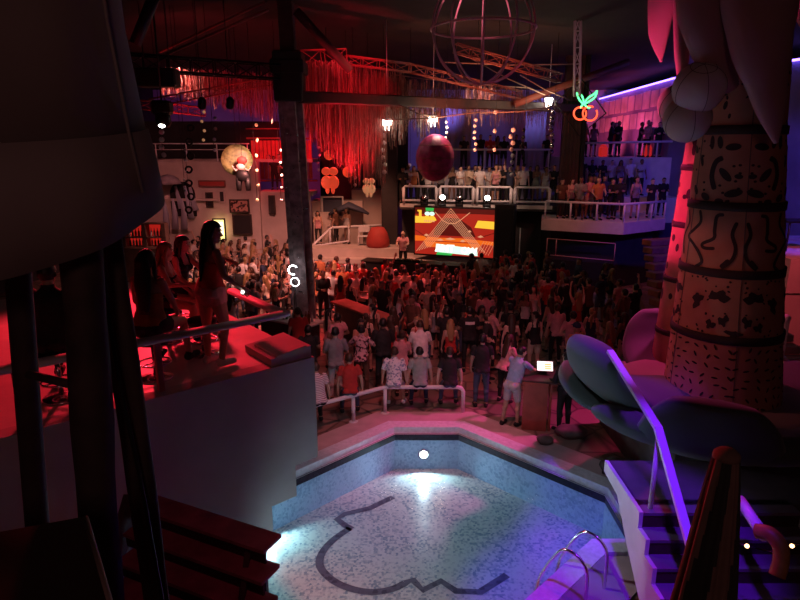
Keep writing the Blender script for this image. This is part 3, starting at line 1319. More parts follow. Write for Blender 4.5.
# ------------------------------------------------------------------ wooden steps below the left wall
root = thing('wooden_steps', (-1.9, 4.6, 0), 'dark wooden steps coloured by pink light climbing beside the grey terrace wall', 'stairs')
L0, R0 = V((-2.66, 5.30, 2.27)), V((-1.19, 4.62, 2.27))
for k in range(6):
    a = L0 + V((.0, -.21, -.155)) * k
    b = R0 + V((.02, -.21, -.155)) * k
    d = (b - a).normalized()
    back = V((-d.y, d.x, 0))
    if back.y < 0:
        back = -back
    q = MB()
    q.prism([a - back * .03, b - back * .03, b + back * .235, a + back * .235], (0, 0, -.035))
    q.build('tread', 'pink_lit_wood', root)
    q = MB()
    q.prism([a + V((0, 0, -.035)), b + V((-.01, 0, -.035)), b + V((-.01, 0, -.155)), a + V((0, 0, -.155))], back * .025)
    q.build('riser', 'dark_wood', root)  # near black tone paints in the shade on the risers
q = MB()
q.prism([L0 + V((-.02, 0, .12)), L0 + V((-.02, 0, -.25)), L0 + V((-.02, -1.2, -1.15)), L0 + V((-.02, -1.2, -.80))], (-.06, 0, 0))
q.build('stringer', 'dark_wood', root)
q = MB()
q.prism([R0 + V((-.16, .1, -.06)), R0 + V((-.16, .1, -.3)), R0 + V((-.1, -1.1, -1.15)), R0 + V((-.1, -1.1, -.85))], (-.05, 0, 0))
q.build('stringer', 'dark_wood', root)
for k_, (fx, fy) in enumerate(((-2.55, 5.3), (-1.25, 4.85), (-2.55, 4.3), (-1.2, 3.8))):
    q = MB()
    q.box((fx - .05, fy, .9 - k_ // 2 * .3), (.09, .09, 1.8 - k_ // 2 * .6))
    q.build('leg', 'dark_wood', root)

# ------------------------------------------------------------------ right stairs and landing
SX0, SX1 = 2.97, 4.9
m_ = MB()
m_.box((6.0, 7.2, 1.32), (6.05, 1.1, .16))
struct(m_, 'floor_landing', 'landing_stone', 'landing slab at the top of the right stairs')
m_ = MB()
m_.box((6.9, 10.2, .7), (5.2, 3.4, 1.4))
struct(m_, 'trim_4', 'rock', 'stone plinth under the flower')
root = thing('concrete_steps', ((SX0 + SX1) / 2, 5.8, 0), 'purple lit steps with a pale stringer rising to the right landing', 'stairs')
Y0 = 4.98
for k in range(7):
    q = MB()
    y0 = Y0 + k * .25
    z1 = .2 * (k + 1)
    q.box(((SX0 + SX1) / 2, y0 + .14, z1 - .02), (SX1 - SX0, .29, .04))
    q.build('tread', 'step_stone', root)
    q = MB()
    q.box(((SX0 + SX1) / 2, y0 + .02, z1 - .12), (SX1 - SX0, .03, .17))
    q.build('riser', 'dark_wood', root)  # dark colour keeps the risers shaded under the purple lamp
prof = []
for k in range(7):
    prof += [(Y0 + k * .25 - .01, .2 * k), (Y0 + k * .25 - .01, .2 * (k + 1) + .012)]
prof += [(7.74, 1.412), (7.74, 1.24), (7.2, 1.2), (6.75, .78), (5.75, 0)]
q = MB()
q.prism([V((SX0 - .05, y, z)) for y, z in prof], (.05, 0, 0))
q.build('stringer', 'white_paint', root)

root = thing('stair_handrail', (3.1, 6.6, 1.4), 'violet lit square handrail descending the right steps', 'railing')
q = MB()
pp = [V((3.05, 8.25, 2.86)), V((3.1, 6.62, 2.46)), V((3.1, 5.0, 1.14))]
for a, b in zip(pp, pp[1:]):
    d = b - a
    R_ = d.to_track_quat('Y', 'Z').to_matrix()
    q.bbox((a + b) / 2, (.10, d.length + .05, .06), rot=R_, bev=.008)
q.build('top_rail', 'white_metal', root)
for (x, y, z0, z1) in ((3.1, 6.58, 1.38, 2.44), (3.1, 5.05, .2, 1.16)):
    q = MB()
    q.tube([V((x, y, z0)), V((x, y, z1))], .032, 10)
    q.build('post', 'white_metal', root)
m_ = MB()
m_.prism([V((1.15, 5.66, .001)), V((1.15, 4.4, .001)), V((2.91, 4.4, .001)), V((2.91, 7.42, .001))], (0, 0, .088))
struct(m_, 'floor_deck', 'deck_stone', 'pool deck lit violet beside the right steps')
# rocks round the corner of the pool
for i, (px, py, r, lb) in enumerate(((604, 470, .30, 'dark rounded rock at the right corner of the pool'), (572, 432, .26, 'flat dark rock on the pool side near the desk'),
                                     (545, 440, .16, 'small flat stone lying between desk and pool'))):
    c = PZ(px, py, .1)
    if i == 0:
        c = V((3.98, 9.75, .15))
    q = MB()
    q.sphere(c, r, (1.2, .9, .55), 14, 10)
    for v in q.v:
        dv = v - c
        f = 1 + .18 * math.sin(dv.x * 17 + i) * math.cos(dv.y * 13) + .1 * math.sin(dv.z * 31)
        v.x, v.y, v.z = c.x + dv.x * f, c.y + dv.y * f, max(c.z + dv.z * f, .0)
    tag(q.build('rock', 'rock'), lb, 'rock')
# ------------------------------------------------------------------ near left: canopy, posts, table
AX = V((-1.36, 2.1, 0))
root = thing('canopy', (AX.x, AX.y, 3.4), 'large hanging beige canvas canopy at the upper left', 'canopy')


def canopy_ring(r, z, tilt, k, seg, wob=0):
    a = 2 * math.pi * k / seg
    rr = r * (1 + wob * math.sin(9 * a) + wob * .7 * math.sin(4 * a + 1))
    return V((AX.x + rr * math.cos(a), AX.y + rr * math.sin(a), z + tilt * math.sin(a)))


def shell(mb, rows, seg=72, th=.008, mi=0):
    vs, fs = [], []
    for (r, z, t, w_) in rows:
        vs += [canopy_ring(r, z, t, k, seg, w_) for k in range(seg)]
    for (r, z, t, w_) in reversed(rows):
        vs += [canopy_ring(r - th, z, t, k, seg, w_) for k in range(seg)]
    n = len(rows) * 2
    for i in range(n):
        j = (i + 1) % n
        for k in range(seg):
            l = (k + 1) % seg
            fs.append((i * seg + k, i * seg + l, j * seg + l, j * seg + k))
    mb.add(vs, fs, mi, True)


q = MB()
shell(q, [(.10, 7.6, 0, 0), (.37, 7.2, 0, .01), (.41, 6.6, 0, .012), (.43, 6.1, 0, .012), (.465, 5.74, .05, .012)])
q.build('fabric_panel', 'canvas', root)
q = MB()
shell(q, [(.472, 5.76, .05, .012), (.49, 5.64, .10, .014), (.50, 5.48, .155, .018)])
q.build('valance', 'canvas_hem', root)
q = MB()
for a in (-.12, -1.9, .7, 1.2, 2.2, 3.2, 4.1):
    pts = [V((AX.x + (r + .004) * math.cos(a), AX.y + (r + .004) * math.sin(a), z)) for r, z in ((.375, 7.2), (.414, 6.6), (.436, 6.1), (.47, 5.75), (.496, 5.56))]
    q.tube(pts, .006, 6)
q.build('seam', 'canvas_hem', root)
q = MB()
q.tube([V((AX.x - .15, AX.y, 3.4)), V((AX.x + .015, AX.y, 5.5)), V((AX.x + .02, AX.y, 7.6))], .043, 14)
q.build('pole', 'log_wood', root)


def log(name, pts, r, lb, cat='post', m='log_wood'):
    q = MB()
    path = smooth_path(pts, 6)
    q.tube(path, [r * (1 + .06 * math.sin(i * 1.7)) for i in range(len(path))], 14)
    return tag(q.build(name, m), lb, cat)


log('wooden_post', [V((-1.15, 1.92, 3.4)), V((-1.10, 1.93, 4.4)), V((-1.04, 1.95, 5.6)), V((-1.03, 1.95, 7.4))], .068, 'thick dark wooden post just right of the canopy pole')
log('wooden_post', [V((-.99, 2.12, 3.6)), V((-1.0, 2.12, 4.6)), V((-1.02, 2.12, 5.6)), V((-.99, 2.12, 7.2))], .032, 'thin leaning dark post, rightmost under the canopy')
log('wooden_post', [V((-1.05, 2.16, 3.6)), V((-1.07, 2.16, 4.6)), V((-1.09, 2.16, 5.6)), V((-1.05, 2.16, 7.2))], .03, 'thin dark post between the thick post and the leaning one')
log('rope', [V((-.96, 2.06, 3.9)), V((-.99, 2.05, 4.5)), V((-1.03, 2.05, 5.0)), V((-1.03, 2.05, 5.7))], .008, 'thin cable hanging beside the leaning dark post', 'cable', 'black_metal')
q = MB()
q.tube([V((-1.42, 2.1, 4.9)), V((-1.10, 1.95, 4.9))], .016, 8)
tag(q.build('cross_bar', 'log_wood'), 'short dark cross bar joining canopy pole and thick post', 'bar')
m_ = MB()
m_.box((-1.2, 1.2, 3.3), (2.6, 2.6, .2))
struct(m_, 'floor_platform', 'dark_wood', 'wooden platform under the table')
root = thing('side_table', (-1.0, .85, 3.4), 'dark table with a pale rounded edge in the lower left corner', 'table')
q = MB()
ta, tb, tcn = V((-.80, 1.34, 4.8)), V((-.40, .75, 4.8)), V((-1.35, 1.14, 4.8))
t4 = tcn + (tb - ta)
q.prism([ta, tb, t4, tcn], (0, 0, -.03))
q.build('tabletop', 'table_top', root)
q = MB()
q.tube([tcn + V((0, 0, -.012)), ta + V((0, 0, -.012))], .004, 8)
q.tube([ta + V((.004, 0, -.004)), tb + V((.004, 0, -.004))], .007, 8)
q.build('edging', 'table_edge', root)
for f1, f2 in ((.1, .1), (.9, .1), (.1, .9), (.9, .9)):
    c = ta + (tb - ta) * f1 + (tcn - ta) * f2
    q = MB()
    q.tube([V((c.x, c.y, 3.4)), V((c.x, c.y, 4.77))], .025, 8)
    q.build('leg', 'black_metal', root)

# ------------------------------------------------------------------ inflatable palm with coconuts
TZ0, TZ1 = 1.55, 7.5


def t_axis(z):
    f = (z - 1.9) / 4.6
    return V((5.32 - .25 * f, 9.3, z))


def t_rad(z):
    zs = [1.4, 1.9, 2.95, 3.95, 4.92, 6.0, 7.6]
    rs = [.90, .86, .79, .72, .645, .575, .52]
    return float(np.interp(z, zs, rs))


def t_pt(th, z, off=0.0):      # th = 0 is the seam, positive to the right
    th = th + .16
    a = t_axis(z)
    base_ = math.atan2(a.x, a.y)
    d = V((math.sin(th - base_), -math.cos(th - base_), 0))
    d = V((-math.sin(base_) * math.cos(th) + math.cos(base_) * math.sin(th), -math.cos(base_) * math.cos(th) - math.sin(base_) * math.sin(th), 0))
    return a + d * (t_rad(z) + off)


palm = thing('inflatable_palm', (5.3, 9.3, 1.4), 'giant inflatable palm with patterned trunk, drooping leaves and pale round coconuts', 'inflatable')
zb = [1.5, 2.92, 3.92, 4.90, 5.98, 7.5]
DARK = []


def trunk_section(z0, z1):
    q = MB()
    rows = 10
    vs, fs = [], []
    for i in range(rows + 1):
        z = z0 + (z1 - z0) * i / rows
        bul = .012 * math.sin(math.pi * i / rows)
        vs += [t_pt(2 * math.pi * k / 48, z, bul) for k in range(48)]
    for i in range(rows):
        for k in range(48):
            l = (k + 1) % 48
            fs.append((i * 48 + k, i * 48 + l, (i + 1) * 48 + l, (i + 1) * 48 + k))
    q.add(vs, fs, 0, True)
    return q


def stroke(q, pts, w, z0, z1, mirror=True, cth=0.0):
    """pts in (theta, zfrac); painted line that follows the cloth, mirrored about the seam"""
    sets = [pts] + ([[(-a, b) for a, b in pts]] if mirror else [])
    for ps in sets:
        path = smooth_path([V((a + cth, z0 + (z1 - z0) * b, 0)) for a, b in ps], 5)
        n = len(path)
        L, R_ = [], []
        for i, p_ in enumerate(path):
            t = path[min(i + 1, n - 1)] - path[max(i - 1, 0)]
            r = t_rad(p_.y)
            tx, tz = t.x * r, t.y
            l = math.hypot(tx, tz) or 1
            nx, nz = -tz / l, tx / l
            ww = w / 2 * (1 if 0 < i < n - 1 else .6)
            L.append(t_pt(p_.x + nx * ww / r, p_.y + nz * ww, .016))
            R_.append(t_pt(p_.x - nx * ww / r, p_.y - nz * ww, .016))
        q.add(L + R_, [(i, i + 1, n + i + 1, n + i) for i in range(n - 1)], 1)


def blob(q, th, zf, a, b, rot, z0, z1, wob=0.0, mirror=True):
    for sgn in ((1, -1) if mirror else (1,)):
        vs = []
        z = z0 + (z1 - z0) * zf
        r = t_rad(z)
        n = 18
        vs.append(t_pt(th * sgn, z, .017))
        for k in range(n):
            an = 2 * math.pi * k / n
            rr = 1 + wob * (.8 * math.sin(an * 3 + th * 9) + .7 * math.sin(an * 5 + th * 23 + zf * 7) + .4 * math.sin(an * 2 + zf * 31))
            x, y = a * math.cos(an) * rr, b * math.sin(an) * rr
            cx = (x * math.cos(rot) - y * math.sin(rot)) * sgn
            cy = x * math.sin(rot) + y * math.cos(rot)
            vs.append(t_pt(th * sgn + cx / r, z + cy, .017))
        q.add(vs, [(0, 1 + k, 1 + (k + 1) % n) for k in range(n)], 1)


r2 = random.Random(3)
# section 0: small dashes
q = trunk_section(zb[0], zb[1])
for i in range(16):
    for j in range(9):
        th = .06 + i * .19 + r2.uniform(-.05, .05)
        zf = .06 + j * .105 + r2.uniform(-.02, .02)
        blob(q, th, zf, .045, .016, r2.uniform(-1.2, 1.2), zb[0], zb[1])
q.build('trunk_section', ['trunk_cloth', 'trunk_ink'], palm)
# section 1: splats
q = trunk_section(zb[1], zb[2])
for rep in range(3):
    o_ = rep * 1.05
    blob(q, .30 + o_, .66, .13, .085, .1, zb[1], zb[2], .25)
    blob(q, .20 + o_, .30, .06, .085, .3, zb[1], zb[2], .3)
    blob(q, .42 + o_, .22, .06, .07, -.3, zb[1], zb[2], .3)
    blob(q, .72 + o_, .55, .08, .11, .2, zb[1], zb[2], .3)
    for _ in range(26):
        blob(q, o_ + r2.uniform(.04, 1.0), r2.uniform(.06, .94), r2.uniform(.012, .026), r2.uniform(.012, .02), r2.uniform(0, 3), zb[1], zb[2])
blob(q, .0, .10, .10, .07, 0, zb[1], zb[2], .35, False)
q.build('trunk_section', ['trunk_cloth', 'trunk_ink'], palm)
# section 2: squiggles
q = trunk_section(zb[2], zb[3])
for o_ in (0, 1.9):
    stroke(q, [(.10 + o_, .78), (.17 + o_, .60), (.09 + o_, .40), (.14 + o_, .22), (.32 + o_, .08)], .05, zb[2], zb[3])
    stroke(q, [(.36 + o_, .88), (.50 + o_, .85), (.52 + o_, .65), (.52 + o_, .52), (.75 + o_, .42), (.70 + o_, .36), (.48 + o_, .37)], .05, zb[2], zb[3])
    stroke(q, [(.20 + o_, .22), (.34 + o_, .10)], .05, zb[2], zb[3])
    stroke(q, [(.92 + o_, .92), (.86 + o_, .75), (1.02 + o_, .62), (1.2 + o_, .5), (1.0 + o_, .40), (.82 + o_, .28), (.72 + o_, .14), (.86 + o_, .05)], .05, zb[2], zb[3])
    stroke(q, [(1.35 + o_, .9), (1.25 + o_, .7), (1.45 + o_, .45), (1.3 + o_, .2)], .05, zb[2], zb[3])
q.build('trunk_section', ['trunk_cloth', 'trunk_ink'], palm)
# section 3: leopard rings and beans
q = trunk_section(zb[3], zb[4])
for o_ in (0, 1.75):
    for (th, zf, a, b, rot) in ((.22, .18, .12, .055, -.25), (.50, .07, .06, .04, 0), (.14, .40, .055, .035, .1), (.42, .42, .12, .05, .85), (.30, .78, .10, .05, -.1), (.60, .84, .09, .04, 1.4),
                                (.83, .12, .08, .05, .5), (.80, .84, .10, .035, 1.5), (1.05, .6, .09, .03, 1.3), (1.15, .2, .08, .04, 1.0), (1.4, .75, .09, .05, .5)):
        blob(q, th + o_, zf, a, b, rot, zb[3], zb[4])
    stroke(q, [(.62 + o_, .22), (.72 + o_, .40), (.66 + o_, .58), (.50 + o_, .64)], .075, zb[3], zb[4])
    for _ in range(24):
        blob(q, o_ + r2.uniform(.05, 1.6), r2.uniform(.06, .95), .022, .018, 0, zb[3], zb[4])
q.build('trunk_section', ['trunk_cloth', 'trunk_ink'], palm)
# section 4: small spots
q = trunk_section(zb[4], zb[5])
for i in range(60):
    blob(q, r2.uniform(.02, 3.1), r2.uniform(.05, .95), r2.uniform(.02, .07), r2.uniform(.015, .03), r2.uniform(-1.5, 1.5), zb[4], zb[5])
q.build('trunk_section', ['trunk_cloth', 'trunk_ink'], palm)
for z in zb[1:5]:
    q = MB()
    q.lathe([(t_rad(z) + .012, -.065), (t_rad(z) + .03, -.06), (t_rad(z) + .03, .06), (t_rad(z) + .012, .065)], t_axis(z), 48, caps=False)
    q.lathe([(t_rad(z) + .0, -.065), (t_rad(z) + .0, .065)], t_axis(z), 48, caps=False)
    q.build('trunk_band', 'trunk_ink', palm)
q = MB()
for th in (0.06, -1.15, 2.2):
    q.tube([t_pt(th, z, .012) for z in np.linspace(1.6, 7.4, 30)], .006, 5)
q.build('seam', 'seam', palm)
# leaves
def leaf(spine, hw, ht, side, m='leaf_cloth', mi=None, seams=True):
    q = MB()
    sp = smooth_path(spine, 6)
    q.loft(sp, interp(hw, 6), interp(ht, 6), side, 20)
    o = q.build('leaf', m, palm)
    return o


leaf([PY(745, -105, 8.8), PY(758, -70, 8.5), PY(759, 0, 8.2), PY(761, 45, 8.05), PY(769, 95, 8.0), PY(776, 143, 8.05)], [.5, .58, .52, .42, .25, .03], [.3, .34, .3, .24, .14, .03], (1, 0.2, 0))
leaf([PY(700, -95, 9.0), PY(668, -50, 9.3), PY(663, 0, 9.4), PY(659, 32, 9.45), PY(661, 62, 9.5)], [.3, .30, .25, .18, .02], [.2, .14, .08, .05, .015], (.6, -1, 0))
leaf([PY(715, -95, 8.9), PY(706, -40, 8.55), PY(704, 10, 8.4), PY(712, 45, 8.4), PY(730, 88, 8.6)], [.3, .4, .38, .3, .12], [.2, .24, .22, .18, .1], (1, .25, 0))
leaf([PY(690, -60, 9.2), PY(684, 0, 9.1), PY(682, 50, 9.05), PY(683, 100, 9.1)], [.15, .16, .12, .02], [.1, .1, .08, .02], (1, .3, 0))
leaf([PY(700, -85, 9.3), PY(680, -60, 10.2), PY(690, 0, 10.8), PY(690, 40, 11.0)], [.3, .4, .3, .05], [.2, .2, .14, .03], (1, 0, 0))
leaf([PY(760, -85, 9.4), PY(800, -60, 9.9), PY(815, 0, 10.1), PY(825, 60, 10.2)], [.3, .5, .36, .05], [.2, .2, .14, .03], (1, 0, 0))
for px, py, y, r in ((699, 88, 8.45, .335), (687, 119, 8.62, .315), (677, 104, 9.1, .27)):
    c = PY(px, py, y)
    q = MB()
    q.sphere(c, r, (1, 1, 1), 24, 16)
    b = q.build('coconut', 'ball_cloth', palm)
    q = MB()
    top = V((-.15, -.55, .82)).normalized()
    ax = top.orthogonal().normalized()
    ay = top.cross(ax)
    for k in range(5):
        a = k * 2 * math.pi / 5
        h_ = ax * math.cos(a) + ay * math.sin(a)
        q.tube([c + (top * math.cos(t) + h_ * math.sin(t)) * (r + .001) for t in np.linspace(0, 2.8, 16)], .004, 5)
    q.tube([c + (top * math.cos(.5) + (ax * math.cos(a) + ay * math.sin(a)) * math.sin(.5)) * (r + .001) for a in np.linspace(0, 2 * math.pi, 24)], .004, 5)
    q.build('stitching', 'seam', b)

# second, thinner trunk behind, lit pink
palm2 = thing('inflatable_pillar', (5.45, 10.9, 1.4), 'bright pink lit patterned inflatable trunk behind the big palm', 'inflatable')
q = MB()
AX2 = lambda z: V((5.35 + .1 * (z - 1.6) / 4.5, 10.9, z))
R2 = lambda z: float(np.interp(z, [1.4, 3, 6.6], [.5, .46, .36]))
for i in range(25):
    pass
q.tube([AX2(z) for z in np.linspace(1.5, 6.7, 24)], [R2(z) for z in np.linspace(1.5, 6.7, 24)], 32)
rr3 = random.Random(8)
for i in range(130):
    th = rr3.uniform(-math.pi, math.pi)
    z = rr3.uniform(1.7, 6.4)
    a_, b_ = rr3.uniform(.03, .07), rr3.uniform(.03, .12)
    vs = []
    for k in range(12):
        an = 2 * math.pi * k / 12
        t_ = th + a_ * math.cos(an) / R2(z)
        zz = z + b_ * math.sin(an)
        vs.append(AX2(zz) + V((math.sin(t_), -math.cos(t_), 0)) * (R2(zz) + .006))
    q.add(vs, [tuple(range(12))], 1)
q.build('trunk_section', ['trunk_cloth', 'trunk_ink'], palm2)
for z in (2.4, 3.4, 4.4, 5.4):
    q = MB()
    q.lathe([(R2(z), -.05), (R2(z) + .02, -.05), (R2(z) + .02, .05), (R2(z), .05)], AX2(z), 32, caps=False)
    q.build('trunk_band', 'trunk_ink', palm2)

# flower-shaped inflatable base
FC = V((5.15, 9.45, 0))
flower = thing('inflatable_flower', (FC.x, FC.y, 1.4), 'huge inflatable flower of puffed petals around the palm foot', 'inflatable')


def fl_petal(ang, prof, width, th, m, name='petal', lift=0.0, rs=1.0):
    prof = [(r * rs, 1.6 + (z - 1.6) * (1 if lift > -.3 else .5)) for r, z in prof]
    lift = max(lift, -.25)
    d = V((math.sin(ang), -math.cos(ang), 0))
    side = V((d.y, -d.x, 0))
    sp = [FC + d * r + V((0, 0, z + lift)) for r, z in prof]
    sp = smooth_path(sp, 5)
    n = len(sp)
    hw = [width * (math.sin(math.pi * (.12 + .80 * i / (n - 1))) ** .6) for i in range(n)]
    ht = [th * (.6 + .4 * math.sin(math.pi * (i / (n - 1)))) for i in range(n)]
    ht[-1] = ht[-1] * .35
    hw[-1] = hw[-1] * .35
    q = MB()
    q.loft(sp, hw, ht, side, 20)
    return q.build(name, m, flower)


UP = [(.5, 1.72), (1.1, 1.68), (1.7, 1.78), (2.15, 2.05), (2.38, 2.45), (2.42, 2.72)]
LOW = [(.5, 1.66), (1.2, 1.60), (1.9, 1.63), (2.3, 1.78), (2.5, 1.95)]
for ang, wd, li, rs in ((-1.30, .92, .12, .93), (-.45, .95, -.2, 1), (.45, .95, -.2, 1), (1.35, .95, -.4, .9), (2.2, .9, -.4, .9), (3.05, .9, -.1, .9), (-2.35, .8, -.3, .86)):
    fl_petal(ang, UP, wd, .24, 'petal_cloth', lift=li, rs=rs)
for ang in (-.9, 0, .9, 1.8, 2.7, -1.8):
    fl_petal(ang, LOW, .9, .22, 'petal_cloth', lift=-.0, rs=.93)
q = MB()
q.lathe([(.001, .42), (.9, .40), (1.5, .36), (1.68, .25), (1.6, .12), (.001, .08)], (FC.x, FC.y, 1.45), 32)
q.build('flower_centre', 'petal_inner', flower)

# closed parasol near the camera
root = thing('closed_parasol', (1.77, 2.95, 0), 'folded brown and dark green striped parasol at the lower right', 'parasol')
PXc = V((1.77, 2.95, 0))


def folds(z0, z1, r0, r1, mats_, seg=96):
    q = MB()
    rows = 14
    vs, fs, mi = [], [], []
    for i in range(rows + 1):
        f = i / rows
        z = z0 + (z1 - z0) * f
        r = r0 + (r1 - r0) * (f ** .85)
        amp = .05 + .25 * min(1, f * 1.6)
        for k in range(seg):
            a = 2 * math.pi * k / seg
            w_ = 1 + amp * (abs(math.sin(4 * a + f * .8)) - .55) + .06 * math.sin(13 * a + f * 5)
            vs.append(PXc + V((r * w_ * math.cos(a) - .03 * f, r * w_ * math.sin(a), z)))
    for i in range(rows):
        for k in range(seg):
            l = (k + 1) % seg
            fs.append((i * seg + k, i * seg + l, (i + 1) * seg + l, (i + 1) * seg + k))
            mi.append((0, 0, 1, 1, 0, 1, 0, 1)[((k * 8 + i * 12) // seg) % 8])
    fs.append(tuple(range(seg))[::-1])
    mi.append(0)
    fs.append(tuple(rows * seg + k for k in range(seg)))
    mi.append(0)
    q.add(vs, fs, 0, True)
    q.mi = mi
    return q


folds(4.09, 2.0, .062, .24, None).build('canopy_fabric', ['parasol_taupe', 'parasol_green'], root)
q = MB()
q.lathe([(.001, .045), (.045, .038), (.068, .015), (.07, -.012), (.05, -.02)], PXc + V((0, 0, 4.09)), 20)
q.build('top_cap', 'parasol_taupe', root)
q = MB()
q.tube([PXc, PXc + V((0, 0, 2.2))], .03, 12)
q.build('pole', 'umbrella_pole', root)
q = MB()
q.lathe([(.32, 0), (.32, .06), (.08, .1), (.06, .25)], PXc, 24)
q.build('base', 'black_metal', root)

# things in the dark at the far right
q = MB()
path = smooth_path([PY(757, 531, 5.4), PY(770, 534, 5.3), PY(780, 546, 5.2), PY(781, 560, 5.15), PY(777, 576, 5.1)], 6)
q.tube(path, .075, 12)
tag(q.build('curved_rail', 'curved_wood'), 'thick curved amber wooden rail end at the lower right', 'railing')
q = MB()
q.tube([PY(740, 500, 6.0), PY(750, 515, 5.7), PY(765, 537, 5.36)], .06, 10)
tag(q.build('rail_arm', 'white_metal'), 'violet lit bar running down to the curved amber rail', 'railing')
q = MB()
q.tube([PY(735, 543, 5.6), PY(747, 546, 5.5), PY(770, 552, 5.6), PY(792, 545, 5.5), PY(812, 545, 5.4)], .008, 6)
root = tag(q.build('light_string', 'black_metal'), 'cable with two small warm bulbs at the lower right', 'light')
for px in (747, 792):
    q = MB()
    q.sphere(PY(px, 546, 5.47), .022, u=12, v=8)
    q.build('bulb', 'bulb_warm', root)
for i, (px, py, z, r, lb) in enumerate(((757, 547, .9, .16, 'rounded purple lit stone beside the left warm bulb'), (757, 578, .6, .2, 'purple lit stone below the curved amber rail'),
                                        (787, 578, .6, .18, 'reddish purple stone right of the curved amber rail'))):
    c = PZ(px, py, z)
    q = MB()
    q.sphere(c, r, (1.3, .8, .8), 14, 10)
    for v in q.v:
        dv = v - c
        f = 1 + .15 * math.sin(dv.x * 21 + i) * math.cos(dv.y * 17)
        v.x, v.y, v.z = c.x + dv.x * f, c.y + dv.y * f, c.z + dv.z * f
    tag(q.build('rock', 'purple_rock'), lb, 'rock')
m_ = MB()
m_.box((5.4, 4.3, .25), (2.6, 2.4, .7))
struct(m_, 'floor_bank', 'rock', 'dark bank beside the right stairs')
# rail and steps seen right of the trunk
root = thing('side_railing', (7.3, 10.6, 1.4), 'pink lit rail with a short post right of the big palm', 'railing')
q = MB()
a, b = PY(783, 357, 10.6), PY(783, 318, 10.6)
q.bbox((a + b) / 2, (.11, .11, (b - a).length), 0, .02)
q.build('post', 'white_metal', root)
q = MB()
q.tube([a, PY(800, 375, 10.2), PY(830, 398, 9.6)], .045, 10)
q.build('top_rail', 'white_metal', root)
q = MB()
q.sphere(b + V((.05, 0, .0)), .09, (1, 1, .8), 12, 8)
q.build('post_cap', 'white_metal', root)
root = thing('stone_steps', (9.0, 14.2, 0), 'grey stone steps rising right of the palm trunk', 'stairs')
for k in range(7):
    q = MB()
    q.bbox((9.3, 14.2 + k * .32, .5 + .2 * k + .1), (1.6, .34, .2), 0, .02)
    q.build('tread', 'stone_light', root)
m_ = MB()
m_.box((9.3, 15.3, .25), (1.6, 2.8, .5))
struct(m_, 'trim_5', 'rock', 'base of the stone steps')
# ------------------------------------------------------------------ columns, beams, trusses
def box_truss(mb, a, b, w, h, r=.022, bay=.6, up=V((0, 0, 1))):
    a, b = V(a), V(b)
    d = (b - a)
    L = d.length
    d.normalize()
    s = d.cross(up).normalized()
    u = s.cross(d).normalized()
    cs = [s * (w / 2) + u * (h / 2), s * (-w / 2) + u * (h / 2), s * (-w / 2) - u * (h / 2), s * (w / 2) - u * (h / 2)]
    for c in cs:
        mb.tube([a + c, b + c], r * 1.4, 6)
    n = max(2, int(L / bay))
    for i in range(n + 1):
        p = a + d * (L * i / n)
        for k in range(4):
            mb.tube([p + cs[k], p + cs[(k + 1) % 4]], r * .8, 5, cap=False)
            if i < n:
                p2 = a + d * (L * (i + 1) / n)
                if i % 2:
                    mb.tube([p + cs[k], p2 + cs[(k + 1) % 4]], r * .8, 5, cap=False)
                else:
                    mb.tube([p2 + cs[k], p + cs[(k + 1) % 4]], r * .8, 5, cap=False)
    return mb


root = thing('column', (-2.95, 17.5, 0), 'tall dark weathered column standing in the crowd, left of centre', 'column')
q = MB()
cb, ct = V((-2.86, 17.5, 0)), V((-3.1, 17.5, 9.5))
d = (ct - cb).normalized()
for (dx, dy, w_) in ((-.2, 0, .13), (.2, .05, .13), (0, -.16, .16), (0, .2, .16)):
    q.prism([cb + V((dx - w_, dy - w_ * .8, 0)), cb + V((dx + w_, dy - w_ * .8, 0)), cb + V((dx + w_, dy + w_ * .8, 0)), cb + V((dx - w_, dy + w_ * .8, 0))], (ct - cb) * .74)
q.build('shaft', 'column_wood', root)
q = MB()
h0 = cb + (ct - cb) * .73
q.bbox(h0 + V((0, 0, .7)), (.78, .78, 1.3), 0, .04)
q.bbox(h0 + V((0, 0, .95)), (.9, .9, .35), 0, .03)
q.build('capital', 'black_paint', root)
q = MB()
q.prism([h0 + V((-.19, -.19, 1.2)), h0 + V((.19, -.19, 1.2)), h0 + V((.19, .19, 1.2)), h0 + V((-.19, .19, 1.2))], (-.03, 0, 1.4))
q.build('upper_shaft', 'dark_wood', root)
q = MB()
rr = random.Random(2)
for i in range(46):
    z = rr.uniform(1.5, 6.6)
    x = cb.x - .08 * z / 3 + rr.uniform(-.3, .3)
    q.sphere((x + .03, 17.5 - .31 - rr.uniform(0, .04), z), rr.uniform(.012, .03), u=6, v=4)
q.build('sequins', 'chrome', root)

root = thing('column', (7.36, 26.6, 0), 'broad dark boarded column at the end of the long beam', 'column')
q = MB()
for k in range(5):
    q.bbox((7.0 + k * .155, 26.6, 4.75), (.15, .3, 9.5), 0, .012)
q.build('shaft', 'beam_wood', root)
q = MB()
q.bbox((7.36, 26.6, 7.45), (.95, .5, .45), 0, .03)
q.build('capital', 'black_paint', root)
q = MB()
q.bbox((7.80, 26.5, 4.75), (.16, .3, 9.5), 0, .012)
q.build('edge_post', 'black_paint', root)

